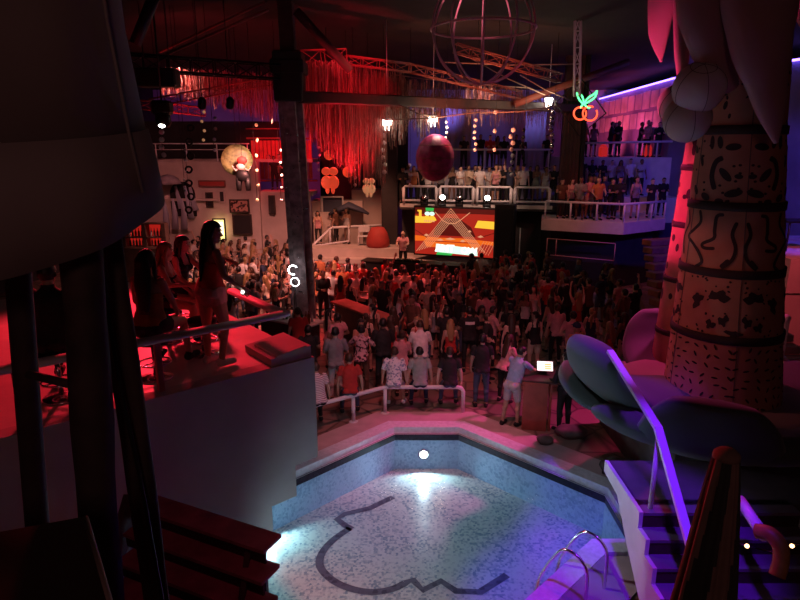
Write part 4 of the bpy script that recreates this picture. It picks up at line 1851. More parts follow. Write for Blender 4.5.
q = MB()
a, b = PY(300, 97, 17.3), PY(580, 108.5, 26.2)
dd = (b - a)
R_ = dd.to_track_quat('Y', 'Z').to_matrix()
q.bbox((a + b) / 2, (.26, dd.length, .32), rot=R_, bev=.03)
tag(q.build('roof_beam', 'beam_wood'), 'long dark wooden beam running from the left column to the right one', 'beam')
q = MB()
a, b = PY(515, 104, 23.0), PY(628, 62, 25.0)
q.tube([a, b], .13, 10)
tag(q.build('roof_brace', 'rust_beam'), 'reddish diagonal beam rising right above the column', 'beam')
q = MB()
q.tube([PY(296, 11, 17.3), PY(350, 70, 18.2)], .13, 8)
tag(q.build('roof_brace', 'beam_wood'), 'reddish diagonal strut descending right from the left column top', 'beam')
q = MB()
q.tube([PY(155, -6, 8), PY(135, 44, 8)], .075, 8)
tag(q.build('roof_brace', 'black_paint'), 'short dark diagonal strut beside the canvas canopy', 'beam')
q = MB()
q.tube([PY(165, 55, 17), PY(268, 10, 15)], .035, 6)
tag(q.build('roof_brace', 'rust_beam'), 'lower of two long pale struts rising right above the truss', 'beam')
q = MB()
q.tube([PY(160, 52, 19), PY(265, 2, 17)], .035, 6)
tag(q.build('roof_brace', 'rust_beam'), 'upper of two long pale struts rising right above the truss', 'beam')

tr = box_truss(MB(), PY(118, 61, 15.5), PY(279, 72.5, 17.2), .35, .35, bay=.55)
tag(tr.build('lighting_truss', 'black_metal'), 'dark horizontal box truss ending at the left column', 'truss')
tr = box_truss(MB(), PY(150, 103, 18), PY(278, 80, 19.5), .22, .22, r=.014, bay=.4)
tag(tr.build('lighting_truss', 'rust_beam'), 'thin reddish truss sloping up under the dark one', 'truss')
tr = box_truss(MB(), PY(578, 14, 20), PY(577, 96, 20.2), .18, .12, r=.018, bay=.42, up=V((0, 1, 0)))
tag(tr.build('hanging_ladder', 'white_metal'), 'narrow vertical ladder truss hanging above the right column', 'truss')
for i, (x0, y0, x1, y1, yy, lb) in enumerate(((135, 104, 205, 112, 19, 'pale thin rail truss under the left lighting rig'), (300, 60, 345, 58, 18.6, 'red lit square frame right of the column head'),
                                              (345, 60, 410, 68, 19.5, 'red lit frame rail over the string curtain'), (410, 68, 520, 95, 20.5, 'long faint rail dropping right over the string ceiling'),
                                              (455, 48, 560, 78, 19.0, 'thin pale rail below the hoop globe'))):
    tr = box_truss(MB(), PY(x0, y0, yy), PY(x1, y1, yy + .8), .25, .25 if i != 1 else .5, r=.014, bay=.5)
    tag(tr.build('rigging_rail', 'rust_beam'), lb, 'truss')

# dark lighting box and bright lamp under the left rig
root = thing('moving_head', PY(163, 118, 14.0), 'dark lighting unit with a bright white lens under the left truss', 'lamp')
c = V(root.location)
q = MB()
q.bbox(c + V((0, 0, .22)), (.42, .34, .3), 0, .05)
q.build('housing', 'black_metal', root)
q = MB()
q.lathe([(.12, -.2), (.17, -.1), (.16, .1), (.1, .16)], c, 16)
q.build('head', 'black_metal', root)
q = MB()
q.sphere(c + V((0, -.1, -.17)), .075, (1, 1, .6), 12, 8)
q.build('lens', 'lamp_white', root)
q = MB()
q.tube([c + V((0, 0, .3)), V((c.x, c.y, 9.57))], .02, 6)
q.build('bracket', 'black_metal', root)
q = MB()
c = PY(158, 78, 15.2)
q.bbox(c, (.95, .4, .42), 0, .04)
for k in (-1, 1):
    q.tube([c + V((k * .3, 0, .2)), V((c.x + k * .3, c.y, 9.57))], .015, 6)
tag(q.build('stage_light_box', 'black_paint'), 'black box hanging below the left end of the truss', 'lamp')
for (px, py, yy, lb) in ((202, 103, 16.5, 'small dark par lamp hanging under the thin sloping truss'), (230, 103, 17, 'dark round lamp hanging on a long cable by the red strings')):
    root = thing('par_can', PY(px, py, yy), lb, 'lamp')
    c = V(root.location)
    q = MB()
    q.lathe([(.09, -.14), (.11, -.1), (.10, .1), (.05, .16)], c, 14, axis=(.2, -.4, .8))
    q.build('housing', 'black_metal', root)
    q = MB()
    q.tube([c + V((0, 0, .1)), V((c.x, c.y, 9.57))], .012, 6)
    q.build('cable', 'black_metal', root)

BA, BB = PY(300, 97, 17.3), PY(580, 108.5, 26.2)


def beam_y(px):
    u = (px - 400) / 600.0
    dx, dy = BB.x - BA.x, BB.y - BA.y
    k_ = (CAM_H - 7.26) * SP
    s_ = (u * (BA.y * CP + k_) - BA.x) / (dx - u * dy * CP)
    return BA.y + s_ * dy


# ------------------------------------------------------------------ string curtains hanging from the ceiling
def fringe(name, n, fn, m, r, label):
    q = MB()
    for i in range(n):
        top, ln = fn()
        pts = [top, top + V((rng.uniform(-.02, .02), rng.uniform(-.02, .02), -ln * .5)), top + V((rng.uniform(-.05, .05), rng.uniform(-.05, .05), -ln))]
        q.tube(pts, r * rng.uniform(.7, 1.2), 3, cap=False, smooth=False)
    ms_ = [m, 'strand_red', 'strand_deep']
    q.mi = [(0, 1, 2, 2)[(i // 6) * 7919 % 4] for i in range(len(q.f))]
    tag(q.build(name, ms_), label, 'string curtain', kind='stuff')


def fA():
    px = rng.uniform(299, 352)
    py = rng.uniform(60, 70)
    yy = beam_y(px) + rng.uniform(.4, 3.2)
    p = PY(px, py, yy)
    bot = 108 + 62 * ((px - 296) / 56) ** .6 + rng.uniform(-26, 10)
    if rng.random() < .3:
        bot -= 45
    return p, max(.3, (p - PY(px, bot, yy)).z)


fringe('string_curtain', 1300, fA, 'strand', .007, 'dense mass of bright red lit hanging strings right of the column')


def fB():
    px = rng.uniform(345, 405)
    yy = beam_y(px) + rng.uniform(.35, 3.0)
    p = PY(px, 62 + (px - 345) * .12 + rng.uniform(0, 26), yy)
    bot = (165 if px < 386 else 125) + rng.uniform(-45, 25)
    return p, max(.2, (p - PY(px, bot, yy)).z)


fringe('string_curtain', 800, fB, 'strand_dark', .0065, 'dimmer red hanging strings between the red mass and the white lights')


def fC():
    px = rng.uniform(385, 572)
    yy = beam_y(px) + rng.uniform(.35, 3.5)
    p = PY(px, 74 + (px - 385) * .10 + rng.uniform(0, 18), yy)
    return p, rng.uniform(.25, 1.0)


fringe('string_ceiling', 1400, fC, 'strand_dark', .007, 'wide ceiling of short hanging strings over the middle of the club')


def fD():
    px = rng.uniform(160, 292)
    yy = rng.uniform(19, 24)
    p = PY(px, 66 + rng.uniform(0, 12) + (px - 160) * .05, yy)
    bot = 86 + (px - 160) * .26 + rng.uniform(-14, 10)
    return p, max(.15, (p - PY(px, bot, yy)).z)


fringe('string_curtain', 1000, fD, 'strand', .007, 'red hanging strings below the truss left of the column')


def fE():
    px = rng.uniform(382, 440)
    yy = beam_y(px) + rng.uniform(.3, 1.5)
    p = PY(px, 106 + rng.uniform(0, 8), yy)
    return p, rng.uniform(.2, .75) * (.5 + abs(math.sin(px * .13)))


fringe('string_curtain', 240, fE, 'bottle_clear', .009, 'pale lit string fringe around the white lights under the beam')

# sticks woven above the strings
for i, (a, b, yy) in enumerate((((395, 75), (530, 88), 22), ((440, 62), (575, 64), 21), ((470, 58), (545, 95), 22), ((385, 120), (480, 112), 19.6), ((480, 113), (560, 106), 20), ((400, 105), (436, 118), 19.5), ((520, 75), (570, 100), 22))):
    q = MB()
    q.tube([PY(*a, yy), PY((a[0] + b[0]) / 2, (a[1] + b[1]) / 2 + 2, yy), PY(*b, yy + .5)], .022, 6)
    tag(q.build('ceiling_stick', 'strand_dark'), ['pale stick along the strings over the hanging plum globe', 'highest stick above the string ceiling, at right', 'steep stick descending left of the column', 'lit stick under the beam by the white lights',
                                                  'lit stick under the right half of the beam', 'short stick between the two white lights', 'short stick falling towards the right column'][i], 'stick')

# white cluster lamps
for (px, py, yy, lb) in ((387, 121, beam_y(387) + .5, 'left white cluster lamp under the beam, beside the dark back column'), (433, 118, beam_y(433) + .5, 'white cluster lamp under the beam above the plum globe'), (549, 99, beam_y(549) - .6, 'bright white lamp at the right end of the beam')):
    c = PY(px, py, yy)
    root = thing('cluster_lamp', c, lb, 'lamp')
    q = MB()
    for k in range(7):
        a = k * 2 * math.pi / 6
        o_ = V((0, 0, 0)) if k == 6 else V((.12 * math.cos(a), .12 * math.sin(a), 0))
        q.tube([c + o_, c + o_ + V((0, 0, -.12 - .08 * (k % 3)))], .022, 6)
        q.sphere(c + o_ + V((0, 0, .0)), .035, u=8, v=6)
    q.build('lamp_tubes', 'lamp_white', root)
    q = MB()
    q.lathe([(.16, .03), (.14, .07), (.02, .09)], c, 14)
    q.tube([c + V((0, 0, .08)), V((c.x, c.y, 9.57))], .012, 6)
    q.build('lamp_cap', 'white_metal', root)

# ------------------------------------------------------------------ hanging decorations
def wire(q, c, top):
    q.tube([c, V((c.x, c.y, 9.57))], .008, 5)


root = thing('hoop_globe', PY(483, 29, 12.2), 'big open globe of pink lit metal hoops hanging from the ceiling', 'decoration')
c = V(root.location)
rg = .98
for k in range(5):
    a = k * math.pi / 5 + .2
    q = MB()
    q.tube([c + V((rg * math.cos(t) * math.cos(a), rg * math.cos(t) * math.sin(a), rg * 1.0 * math.sin(t))) for t in np.linspace(0, 2 * math.pi, 48, endpoint=False)], .019, 8, closed=True)
    q.build('hoop', 'hoop_pink', root)
q = MB()
q.tube([c + V((rg * math.cos(t), rg * math.sin(t), 0)) for t in np.linspace(0, 2 * math.pi, 48, endpoint=False)], .022, 8, closed=True)
q.build('hoop', 'hoop_pink', root)
q = MB()
wire(q, c + V((0, 0, rg * 1.08)), 9.55)
q.build('wire', 'black_metal', root)

root = thing('hanging_globe', PY(435, 158, 20.0), 'plum red ribbed globe hanging in front of the balcony', 'decoration')
c = V(root.location)
q = MB()
vs, fs = [], []
nu, nv = 40, 22
for i in range(nv + 1):
    th = math.pi * i / nv
    for k in range(nu):
        a = 2 * math.pi * k / nu
        r = .60 * math.sin(th) * (1 + .03 * math.cos(10 * a)) + .001
        vs.append(c + V((r * math.cos(a), r * math.sin(a), .75 * math.cos(th))))
for i in range(nv):
    for k in range(nu):
        l = (k + 1) % nu
        fs.append((i * nu + k, i * nu + l, (i + 1) * nu + l, (i + 1) * nu + k))
q.add(vs, fs, 0, True)
q.build('shell', 'sphere_plum', root)
q = MB()
for z in (-.4, 0, .4):
    r = .612 * math.sqrt(1 - (z / .75) ** 2)
    q.tube([c + V((r * math.cos(t), r * math.sin(t), z)) for t in np.linspace(0, 2 * math.pi, 32, endpoint=False)], .012, 6, closed=True)
q.build('band', 'rust_beam', root)
q = MB()
wire(q, c + V((0, 0, .7)), 9.55)
q.build('wire', 'black_metal', root)

root = thing('hanging_disc', PY(237, 160, 21), 'mottled green and gold disc hanging on a dark cable before the left facade', 'decoration')
c = V(root.location)
q = MB()
q.lathe([(.001, -.09), (.35, -.075), (.52, -.03), (.53, 0), (.52, .03), (.35, .075), (.001, .09)], c, 32, axis=V((.25, -1, .15)))
q.build('disc', 'disc_green', root)
q = MB()
wire(q, c + V((0, 0, .5)), 9.55)
q.build('wire', 'black_metal', root)
c = PY(243, 178, 20.6)
root = thing('hanging_puppet', c, 'hanging puppet with red cap, pale horns and dark trousers under the green disc', 'puppet')
q = MB()
q.sphere(c + V((0, 0, .58)), .17, (1, .8, .8), 16, 10)
q.build('cap', 'cushion_red', root)
q = MB()
q.sphere(c + V((-.05, -.03, .36)), .15, (1, .85, .8), 16, 10)
for k in (-1, 1):
    q.tube([c + V((k * .1, -.05, .3)), c + V((k * .22, -.06, .25)), c + V((k * .33, -.06, .42))], [.035, .03, .008], 8)
q.build('head', 'facade', root)
q = MB()
q.loft([c + V((0, 0, .26)), c + V((0, 0, .1)), c + V((0, 0, -.1))], [.16, .24, .24], [.1, .14, .12], (1, 0, 0), 12)
for k in (-1, 1):
    q.loft([c + V((k * .13, 0, 0)), c + V((k * .15, 0, -.2)), c + V((k * .16, 0, -.42))], [.12, .10, .08], [.1, .09, .08], (1, 0, 0), 10)
q.build('suit', 'black_paint', root)
q = MB()
wire(q, c + V((0, 0, .7)), 9.5)
q.build('wire', 'black_metal', root)


def figure_pendant(px, py, yy, s, m1, m2, lb, lamp_=False):
    c = PY(px, py, yy)
    root = thing('pendant_figure', c, lb, 'decoration', None)
    q = MB()
    for k in (-1, 1):
        q.sphere(c + V((k * .13 * s, 0, .34 * s)), .17 * s, (1, .45, .85), 14, 8)
    q.build('upper_lobes', m1, root)
    q = MB()
    for k in (-1, 1):
        q.sphere(c + V((k * .12 * s, 0, -.05 * s)), .22 * s, (.95, .45, 1.1), 14, 8)
        q.sphere(c + V((k * .10 * s, 0, -.32 * s)), .09 * s, (.8, .5, 1.6), 10, 8)
    q.build('lower_lobes', m2, root)
    q = MB()
    wire(q, c + V((0, 0, .45 * s)), 9.5)
    q.build('wire', 'black_metal', root)


figure_pendant(330, 181, 21, .95, 'pendant_orange', 'pendant_orange', 'glowing orange pair-lobed pendant hanging right of the left column')
figure_pendant(369, 188, 22, .72, 'pendant_cream', 'pendant_cream', 'small cream pair-lobed pendant left of the dark back column')
for (px, py, yy, r, m, lb) in ((348, 172, 21.5, .19, 'pendant_orange', 'round orange disc pendant between the two lobed pendants'), (329, 155, 21, .17, 'pendant_orange', 'round orange pendant directly over the glowing lobed pendant')):
    c = PY(px, py, yy)
    root = thing('pendant_disc', c, lb, 'decoration')
    q = MB()
    q.lathe([(.001, -.06), (r * .8, -.05), (r, 0), (r * .8, .05), (.001, .06)], c, 20, axis=(0, -1, 0))
    q.build('disc', m, root)
    q = MB()
    wire(q, c + V((0, 0, r)), 9.5)
    q.build('wire', 'black_metal', root)
# garlands of discs
GAR = [(163, 132, 155, 4, .10, 'disc_white', 16, 'below the bright lens at left'), (190, 128, 210, 7, .13, 'disc_black', 18, 'black rings in front of the left facade'),
       (185, 150, 190, 5, .07, 'disc_white', 18, 'left of the black ring string'), (214, 118, 150, 4, .07, 'disc_white', 17, 'in front of the purple far left'),
       (257, 125, 200, 6, .08, 'pendant_cream', 20, 'left of the red stage wall'), (281, 150, 200, 5, .07, 'disc_white', 20, 'before the red stage wall'),
       (319, 140, 170, 5, .07, 'disc_white', 20, 'right of the left column'), (355, 155, 185, 5, .08, 'disc_white', 21, 'between orange disc and cream pendant'),
       (446, 122, 138, 4, .07, 'disc_white', 20, 'over the plum globe'), (475, 120, 150, 6, .08, 'disc_white', 20, 'right of the plum globe'),
       (495, 112, 150, 3, .10, 'disc_white', 20, 'ending in a white disc before the blue wall'), (512, 130, 175, 8, .11, 'disc_white', 20, 'brightest one in front of the balcony'),
       (523, 130, 165, 6, .09, 'disc_black', 20.5, 'dark discs beside the brightest one'), (410, 165, 185, 3, .08, 'disc_white', 21, 'left of the plum globe'),
       (552, 108, 152, 9, .13, 'chrome', 22, 'tangle of shiny shapes left of the right column'), (203, 112, 140, 4, .06, 'pendant_cream', 17, 'over the white facade'),
       (384, 128, 172, 7, .11, 'disc_white', 20.5, 'along the dark back column')]
for (px, y0, y1, n, r, m, yy, lb) in GAR:
    r *= .68
    c0, c1 = PY(px, y0, yy), PY(px, y1, yy)
    root = thing('disc_garland', c1, 'string of small discs ' + lb if 'ring' not in lb or 'left of' in lb else 'string of ' + lb, 'garland')
    for k in range(n):
        p_ = c0 + (c1 - c0) * (k / (n - 1)) + V((rng.uniform(-.04, .04), 0, 0))
        q = MB()
        if 'black rings' in lb:
            q.tube([p_ + V((r * math.cos(t), .02 * math.sin(t * 2), r * math.sin(t))) for t in np.linspace(0, 2 * math.pi, 16, endpoint=False)], r * .35, 6, closed=True)
        else:
            q.lathe([(.001, -.015), (r, -.01), (r, .01), (.001, .015)], p_, 14, axis=(rng.uniform(-.5, .5), -1, rng.uniform(-.3, .3)))
        q.build('disc', m, root)
    q = MB()
    wire(q, c1, 9.5)
    q.build('string', 'black_metal', root)

# neon cherries in a square frame
nc = PY(592, 106, 23.6)
root = thing('neon_sign', nc, 'neon sign of two red cherries with green leaves by the right column', 'sign')


def npx(px, py):
    return PY(px, py, 23.6)


for cx, cy, r in ((590, 113.5, 7.2), (580, 113.5, 6.2)):
    q = MB()
    q.tube([npx(cx + r * math.cos(t), cy + r * math.sin(t)) for t in np.linspace(-.5, 5.2, 26)], .032, 8)
    q.build('cherry_tube', 'neon_red', root)
for pts in (((584, 104), (588, 98), (594, 94), (597, 91), (595, 97), (590, 101), (584, 104)), ((583, 104), (579, 99), (577, 93), (582, 96), (584, 103)), ((584, 104), (587, 107), (590, 108)), ((583, 104), (580, 108))):
    q = MB()
    q.tube(smooth_path([npx(*p) for p in pts], 5), .034, 8)
    q.build('leaf_tube', 'neon_green', root)
q = MB()
q.tube([npx(x, y) + V((0, .12, 0)) for x, y in ((582, 78), (607, 113), (580, 136), (556, 103))], .03, 6, closed=True)
q.build('square_frame', 'black_metal', root)

# ------------------------------------------------------------------ screen, stage and booth
SA, SB = V((.69, 27.4, 1.08)), V((4.10, 26.1, 1.08))
sd = (SB - SA).normalized()
sn = V((sd.y, -sd.x, 0))          # towards the crowd
SW, SH = (SB - SA).length, 2.1
root = thing('led_screen', (SA + SB) / 2, 'glowing red and orange stage screen with a triangle and white lettering', 'screen')


def sp_(u, v, o=.0):
    return SA + sd * (u * SW) + V((0, 0, v * SH)) + sn * o


q = MB()
c = sp_(.5, .5, -.11)
q.bbox(c, (SW + .16, .16, SH + .16), math.atan2(sd.y, sd.x), .02)
q.build('cabinet', 'black_paint', root)
q = MB()
MIX = {'screen_red': 0, 'screen_dark': 1, 'screen_orange': 2, 'screen_yellow': 3, 'screen_line': 4, 'screen_white': 5, 'screen_green': 6, 'screen_mint': 7}


def poly(pts, m, o):
    q.add([sp_(u, v, o) for u, v in pts], [tuple(range(len(pts)))], MIX[m])


def line(pts, w, m, o):
    for (u0, v0), (u1, v1) in zip(pts, pts[1:]):
        du, dv = (u1 - u0) * SW, (v1 - v0) * SH
        l = math.hypot(du, dv)
        nu_, nv_ = -dv / l * w / 2, du / l * w / 2
        poly([(u0 + nu_ / SW, v0 + nv_ / SH), (u1 + nu_ / SW, v1 + nv_ / SH), (u1 - nu_ / SW, v1 - nv_ / SH), (u0 - nu_ / SW, v0 - nv_ / SH)], m, o)


poly([(0, 0), (1, 0), (1, 1), (0, 1)], 'screen_red', .0)
poly([(0, .86), (.30, .88), (.6, .90), (1, .9), (1, 1), (0, 1)], 'screen_dark', .003)
poly([(0, .67), (.20, .68), (.28, .74), (.26, .80), (0, .82)], 'screen_yellow', .004)
poly([(.76, .62), (1, .60), (1, .76), (.80, .77)], 'screen_yellow', .004)
poly([(0, .44), (.2, .46), (.22, .64), (0, .66)], 'screen_red', .004)
poly([(0, .28), (.35, .30), (.7, .30), (1, .26), (1, .34), (.6, .38), (.3, .37), (0, .40)], 'screen_orange', .004)
poly([(.15, .16), (.8, .16), (.86, .28), (.12, .28)], 'screen_orange', .004)
poly([(.24, .42), (.28, .64), (.40, .80), (.56, .80), (.72, .62), (.78, .42)], 'screen_dark', .005)
for k in range(6):
    o_ = k * .035
    line([(.02 + o_, .05 + .02 * k), (.46, 1 - o_ * 1.6), (.90 - o_ * .9, .10 + .02 * k)], .022, 'screen_line', .007)
line([(.26, .92), (.36, .74), (.44, .68), (.52, .69), (.58, .76), (.70, .93)], .03, 'screen_line', .009)
for (u, v, w_) in ((.33, .33, .1), (.46, .36, .14), (.62, .33, .08), (.15, .42, .07), (.84, .44, .08), (.70, .54, .05)):
    poly([(u - w_ / 2, v - .015), (u, v - .03), (u + w_ / 2, v - .01), (u, v + .025)], 'screen_line', .008)
for k in range(5):
    line([(.80 + k * .035, .05), (.88 + k * .035, .34)], .016, 'screen_line', .008)
line([(0, .52), (.16, .36)], .03, 'screen_dark', .008)
line([(.84, .42), (1, .52)], .03, 'screen_dark', .008)
# logo: small cherries under pale leaves, with a yellow numeral
poly([(.14, .93), (.24, .93), (.245, 1.0), (.135, 1.0)], 'screen_green', .006)
for k in (-1, 1):
    for (cu, cv, ru, rv, m) in ((.19 + k * .03, .875, .035, .045, 'screen_mint'), (.19 + k * .032, .79, .035, .05, 'screen_yellow')):
        poly([(cu + ru * math.cos(a), cv + rv * math.sin(a)) for a in np.linspace(0, 2 * math.pi, 14, endpoint=False)], m, .010)
poly([(.05, .80), (.085, .80), (.085, .95), (.03, .95), (.03, .92), (.05, .91)], 'screen_yellow', .010)
for k in range(6):
    poly([(.12 + k * .024, .70), (.135 + k * .024, .70), (.135 + k * .024, .735), (.12 + k * .024, .735)], 'screen_line', .010)
poly([(.28, .0), (.32, .0), (.48, .0), (.5, .05), (.3, .06)], 'screen_green', .008)
q.build('display', list(MIX), root)


def text_mesh(body, size, name, m, parent, loc, xdir, up, depth=.004, sx=1.0, bold=0.0):
    cu = bpy.data.curves.new('txt', 'FONT')
    cu.body = body
    cu.size = size
    cu.extrude = depth
    cu.offset = bold
    o = bpy.data.objects.new('txt', cu)
    COL.objects.link(o)
    dg = bpy.context.evaluated_depsgraph_get()
    me = bpy.data.meshes.new_from_object(o.evaluated_get(dg))
    bpy.data.objects.remove(o)
    n = V(xdir).cross(V(up))
    q = MB()
    q.add([V(loc) + V(xdir) * (v.co.x * sx) + V(up) * v.co.y + n * v.co.z for v in me.vertices], [list(f.vertices) for f in me.polygons])
    return q.build(name, m, parent)


tu = (V((0, 0, 1)) - sd * .0).normalized()
text_mesh('ANT', .44, 'lettering', 'screen_white', root, sp_(.27, .08, .014), sd, V((0, 0, 1)), sx=.98, bold=.018)
text_mesh('OW', .40, 'lettering', 'screen_white', root, sp_(.60, .06, .014), sd, V((0, 0, 1)), sx=.98, bold=.018)
poly_q = MB()
poly_q.add([sp_(u, v, .011) for u, v in ((.27, .06), (.81, .02), (.80, .17), (.28, .24))], [(0, 1, 2, 3)])
poly_q.build('lettering_glow', 'screen_mint', root)

# speaker stack right of the screen
root = thing('speaker_stack', (4.55, 25.9, 0), 'tall black speaker cabinet right of the stage screen', 'speaker')
q = MB()
q.bbox((4.55, 25.95, 2.0), (.85, .8, 2.9), -.3, .03)
q.bbox((4.55, 25.95, .28), (.95, .9, .56), -.3, .03)
q.build('cabinet', 'black_paint', root)
q = MB()
q.bbox((4.42, 25.54, 2.0), (.7, .05, 2.6), -.3, .02)
q.build('grille', 'speaker_grille', root)
root = thing('white_stand', (5.1, 25.4, 0), 'thin pale metal stand beside the speaker cabinet', 'stand')
q = MB()
q.tube([V((5.1, 25.4, .0)), V((5.1, 25.4, 2.5))], .025, 8)
q.build('pole', 'white_metal', root)
for k in (-1, 1):
    q = MB()
    q.tube([V((5.1, 25.4, .9)), V((5.1 + k * .55, 25.3, .0))], .018, 6)
    q.build('leg', 'white_metal', root)

m_ = MB()
m_.prism([V((-4.6, 27.3, 0)), V((.6, 27.3, 0)), V((4.1, 26.0, 0)), V((4.4, 27.0, 0)), V((3.5, 29.9, 0)), V((-4.6, 29.9, 0))], (0, 0, .78))
m_.prism([V((-4.7, 27.22, .62)), V((.6, 27.22, .62)), V((.6, 27.6, .62)), V((-4.7, 27.6, .62))], (0, 0, .2))
m_.prism([V((-4.6, 27.95, .78)), V((.0, 27.95, .78)), V((.0, 29.2, .78)), V((-4.6, 29.9, .78))], (0, 0, .42))
struct(m_, 'floor_stage', 'facade', 'low pale stage platform')

root = thing('dj_booth', (.2, 25.6, 0), 'long dark booth table with mixing gear before the stage', 'table')
q = MB()
b0, b1 = V((-1.6, 26.2, 0)), V((2.6, 24.8, 0))
bd = (b1 - b0).normalized()
bz = math.atan2(bd.y, bd.x)
q.bbox((b0 + b1) / 2 + V((0, 0, 1.0)), ((b1 - b0).length, .8, .07), bz, .02)
q.build('tabletop', 'table_top', root)
q = MB()
q.bbox((b0 + b1) / 2 + V((0, -.25, .5)), ((b1 - b0).length - .2, .06, .9), bz, .01)
q.build('front_panel', 'black_paint', root)
for k, f in enumerate((.38, .47, .56)):
    q = MB()
    c = b0 + (b1 - b0) * f + V((0, 0, 1.08))
    q.bbox(c, (.34, .36, .09), bz, .012)
    g = tag(q.build('mixer' if k == 1 else 'media_player', 'black_metal'), ['dark player unit at the left on the booth table', 'mixer in the middle of the booth table', 'dark player unit at the right on the booth table'][k], 'dj gear')
    q = MB()
    if k != 1:
        q.lathe([(.11, .045), (.11, .06), (.02, .065)], c, 18)
    else:
        for i in range(12):
            q.lathe([(.012, .045), (.012, .065)], c + V(((i % 4 - 1.5) * .07, (i // 4 - 1) * .09, 0)), 8)
    q.build('jog_wheel' if k != 1 else 'knobs', 'chrome', g)

# white rail, steps and cushion at the back left of the stage
root = thing('stage_railing', (-3.0, 29.3, 1.2), 'white tubular rail rising beside the stage steps', 'railing')
q = MB()
q.tube(smooth_path([PY(312, 246, 29.0), PY(330, 229, 29.3), PY(334, 227.5, 29.3)], 4) + [PY(384, 225, 29.7)], .06, 8)
q.build('top_rail', 'white_metal', root)
q = MB()
q.tube([PY(312, 246, 29.0), PY(349, 241, 29.3), PY(349, 226.5, 29.3)], .045, 8)
q.build('lower_rail', 'white_metal', root)
q = MB()
q.tube([PY(330, 229, 29.3), PY(330, 243.5, 29.2)], .04, 8)
q.build('post', 'white_metal', root)
root = thing('white_chair', (-1.75, 28.9, 1.2), 'small white metal frame chair on the stage beside the red cushion', 'chair')
for s_ in (-1, 1):
    q = MB()
    q.tube([V((-1.75 + s_ * .25, 28.7, 1.2)), V((-1.75 + s_ * .25, 28.7, 1.68))], .025, 6)
    q.build('leg', 'white_metal', root)
    q = MB()
    q.tube([V((-1.75 + s_ * .25, 29.1, 1.2)), V((-1.75 + s_ * .25, 29.1, 2.1))], .025, 6)
    q.build('leg', 'white_metal', root)
q = MB()
q.bbox((-1.75, 28.9, 1.66), (.55, .45, .05), 0, .015)
q.build('seat', 'white_metal', root)
q = MB()
q.bbox((-1.75, 29.1, 1.98), (.55, .05, .3), 0, .015)
q.build('backrest', 'white_metal', root)
c = PY(378, 246, 28.55)
q = MB()
q.lathe([(.48, 0), (.56, .10), (.55, .35), (.46, .68), (.30, .92), (.01, .97)], (c.x, 28.55, 1.2), 28)
tag(q.build('red_pouf', 'cushion_red'), 'large red domed cushion standing on the stage beside the dark column', 'cushion')

# dark back column left of the screen wall and screen wall
m_ = MB()
m_.prism([V((.1, 29.4, 0)), V((4.6, 27.9, 0)), V((6.6, 27.9, 0)), V((6.6, 28.2, 0)), V((.1, 29.7, 0))], (0, 0, 3.1))
struct(m_, 'wall_stage', 'dark_wall', 'dark wall behind the screen')
q = MB()
q.bbox((-.50, 29.5, 4.75), (.8, .5, 9.5), 0, .05)
tag(q.build('back_column', 'dark_wall'), 'dark rough column at the left end of the balcony', 'column')

# ------------------------------------------------------------------ centre balcony and upper tier
m_ = MB()
m_.prism([V((.0, 28.2, 3.02)), V((6.8, 27.0, 3.02)), V((10, 27.6, 3.02)), V((10, 32.2, 3.02)), V((-.2, 32.2, 3.02))], (0, 0, .25))
struct(m_, 'floor_balcony', 'dark_wall', 'balcony floor over the stage')
m_ = MB()
m_.prism([V((-.0, 28.18, 3.12)), V((6.8, 26.98, 3.12)), V((6.8, 27.1, 3.12)), V((.0, 28.3, 3.12))], (0, 0, .16))
struct(m_, 'trim_6', 'white_paint', 'white edge of the balcony floor')
root = thing('balcony_railing', (3, 27.7, 3.28), 'white tubular balcony railing in rounded panels above the screen', 'railing')
ra_, rb2 = V((.1, 28.15, 3.28)), V((6.75, 27.0, 3.28))
rd = (rb2 - ra_)
nP = 4
for k in range(nP):
    p0 = ra_ + rd * ((k + .02) / nP)
    p1 = ra_ + rd * ((k + .96) / nP)
    loop = [p0 + V((0, 0, .16)), p0 + V((0, 0, .70)), p0 + (p1 - p0) * .06 + V((0, 0, .80)), p1 + (p0 - p1) * .06 + V((0, 0, .80)), p1 + V((0, 0, .70)), p1 + V((0, 0, .16))]
    q = MB()
    q.tube(loop, .05, 8, closed=True)
    q.build('rail_panel', 'white_metal', root)
    for f in (.03, .97):
        q = MB()
        q.tube([p0 + (p1 - p0) * f, p0 + (p1 - p0) * f + V((0, 0, .75))], .055, 8)
        q.build('post', 'white_metal', root)
# spot heads on the balcony edge
for i, (px, on, lb) in enumerate(((423, False, 'leftmost dark spot head above the screen'), (443, True, 'lit spot head above the screen, left one of two'), (462, False, 'dark spot head above the screen between the lit two'), (492, True, 'lit spot head above the screen, right one of two'))):
    f = (px - 398) / 165.0
    c = ra_ + rd * f + V((0, -.35, -.15))
    root = thing('spot_head', c, lb, 'lamp')
    q = MB()
    q.bbox(c + V((0, 0, .12)), (.34, .28, .18), 0, .03)
    q.tube([c + V((-.15, 0, .2)), c + V((-.15, 0, .42))], .03, 6)
    q.tube([c + V((.15, 0, .2)), c + V((.15, 0, .42))], .03, 6)
    q.build('base', 'black_metal', root)
    q = MB()
    q.lathe([(.09, -.16), (.15, -.12), (.16, .1), (.09, .2)], c + V((0, 0, .45)), 14, axis=(0, .8, -.25))
    q.build('head', 'black_metal', root)
    q = MB()
    q.lathe([(.12, -.165), (.08, -.19), (.001, -.20)], c + V((0, 0, .45)), 14, axis=(0, .8, -.25))
    q.build('lens', 'lamp_white' if on else 'chrome', root)
m_ = MB()
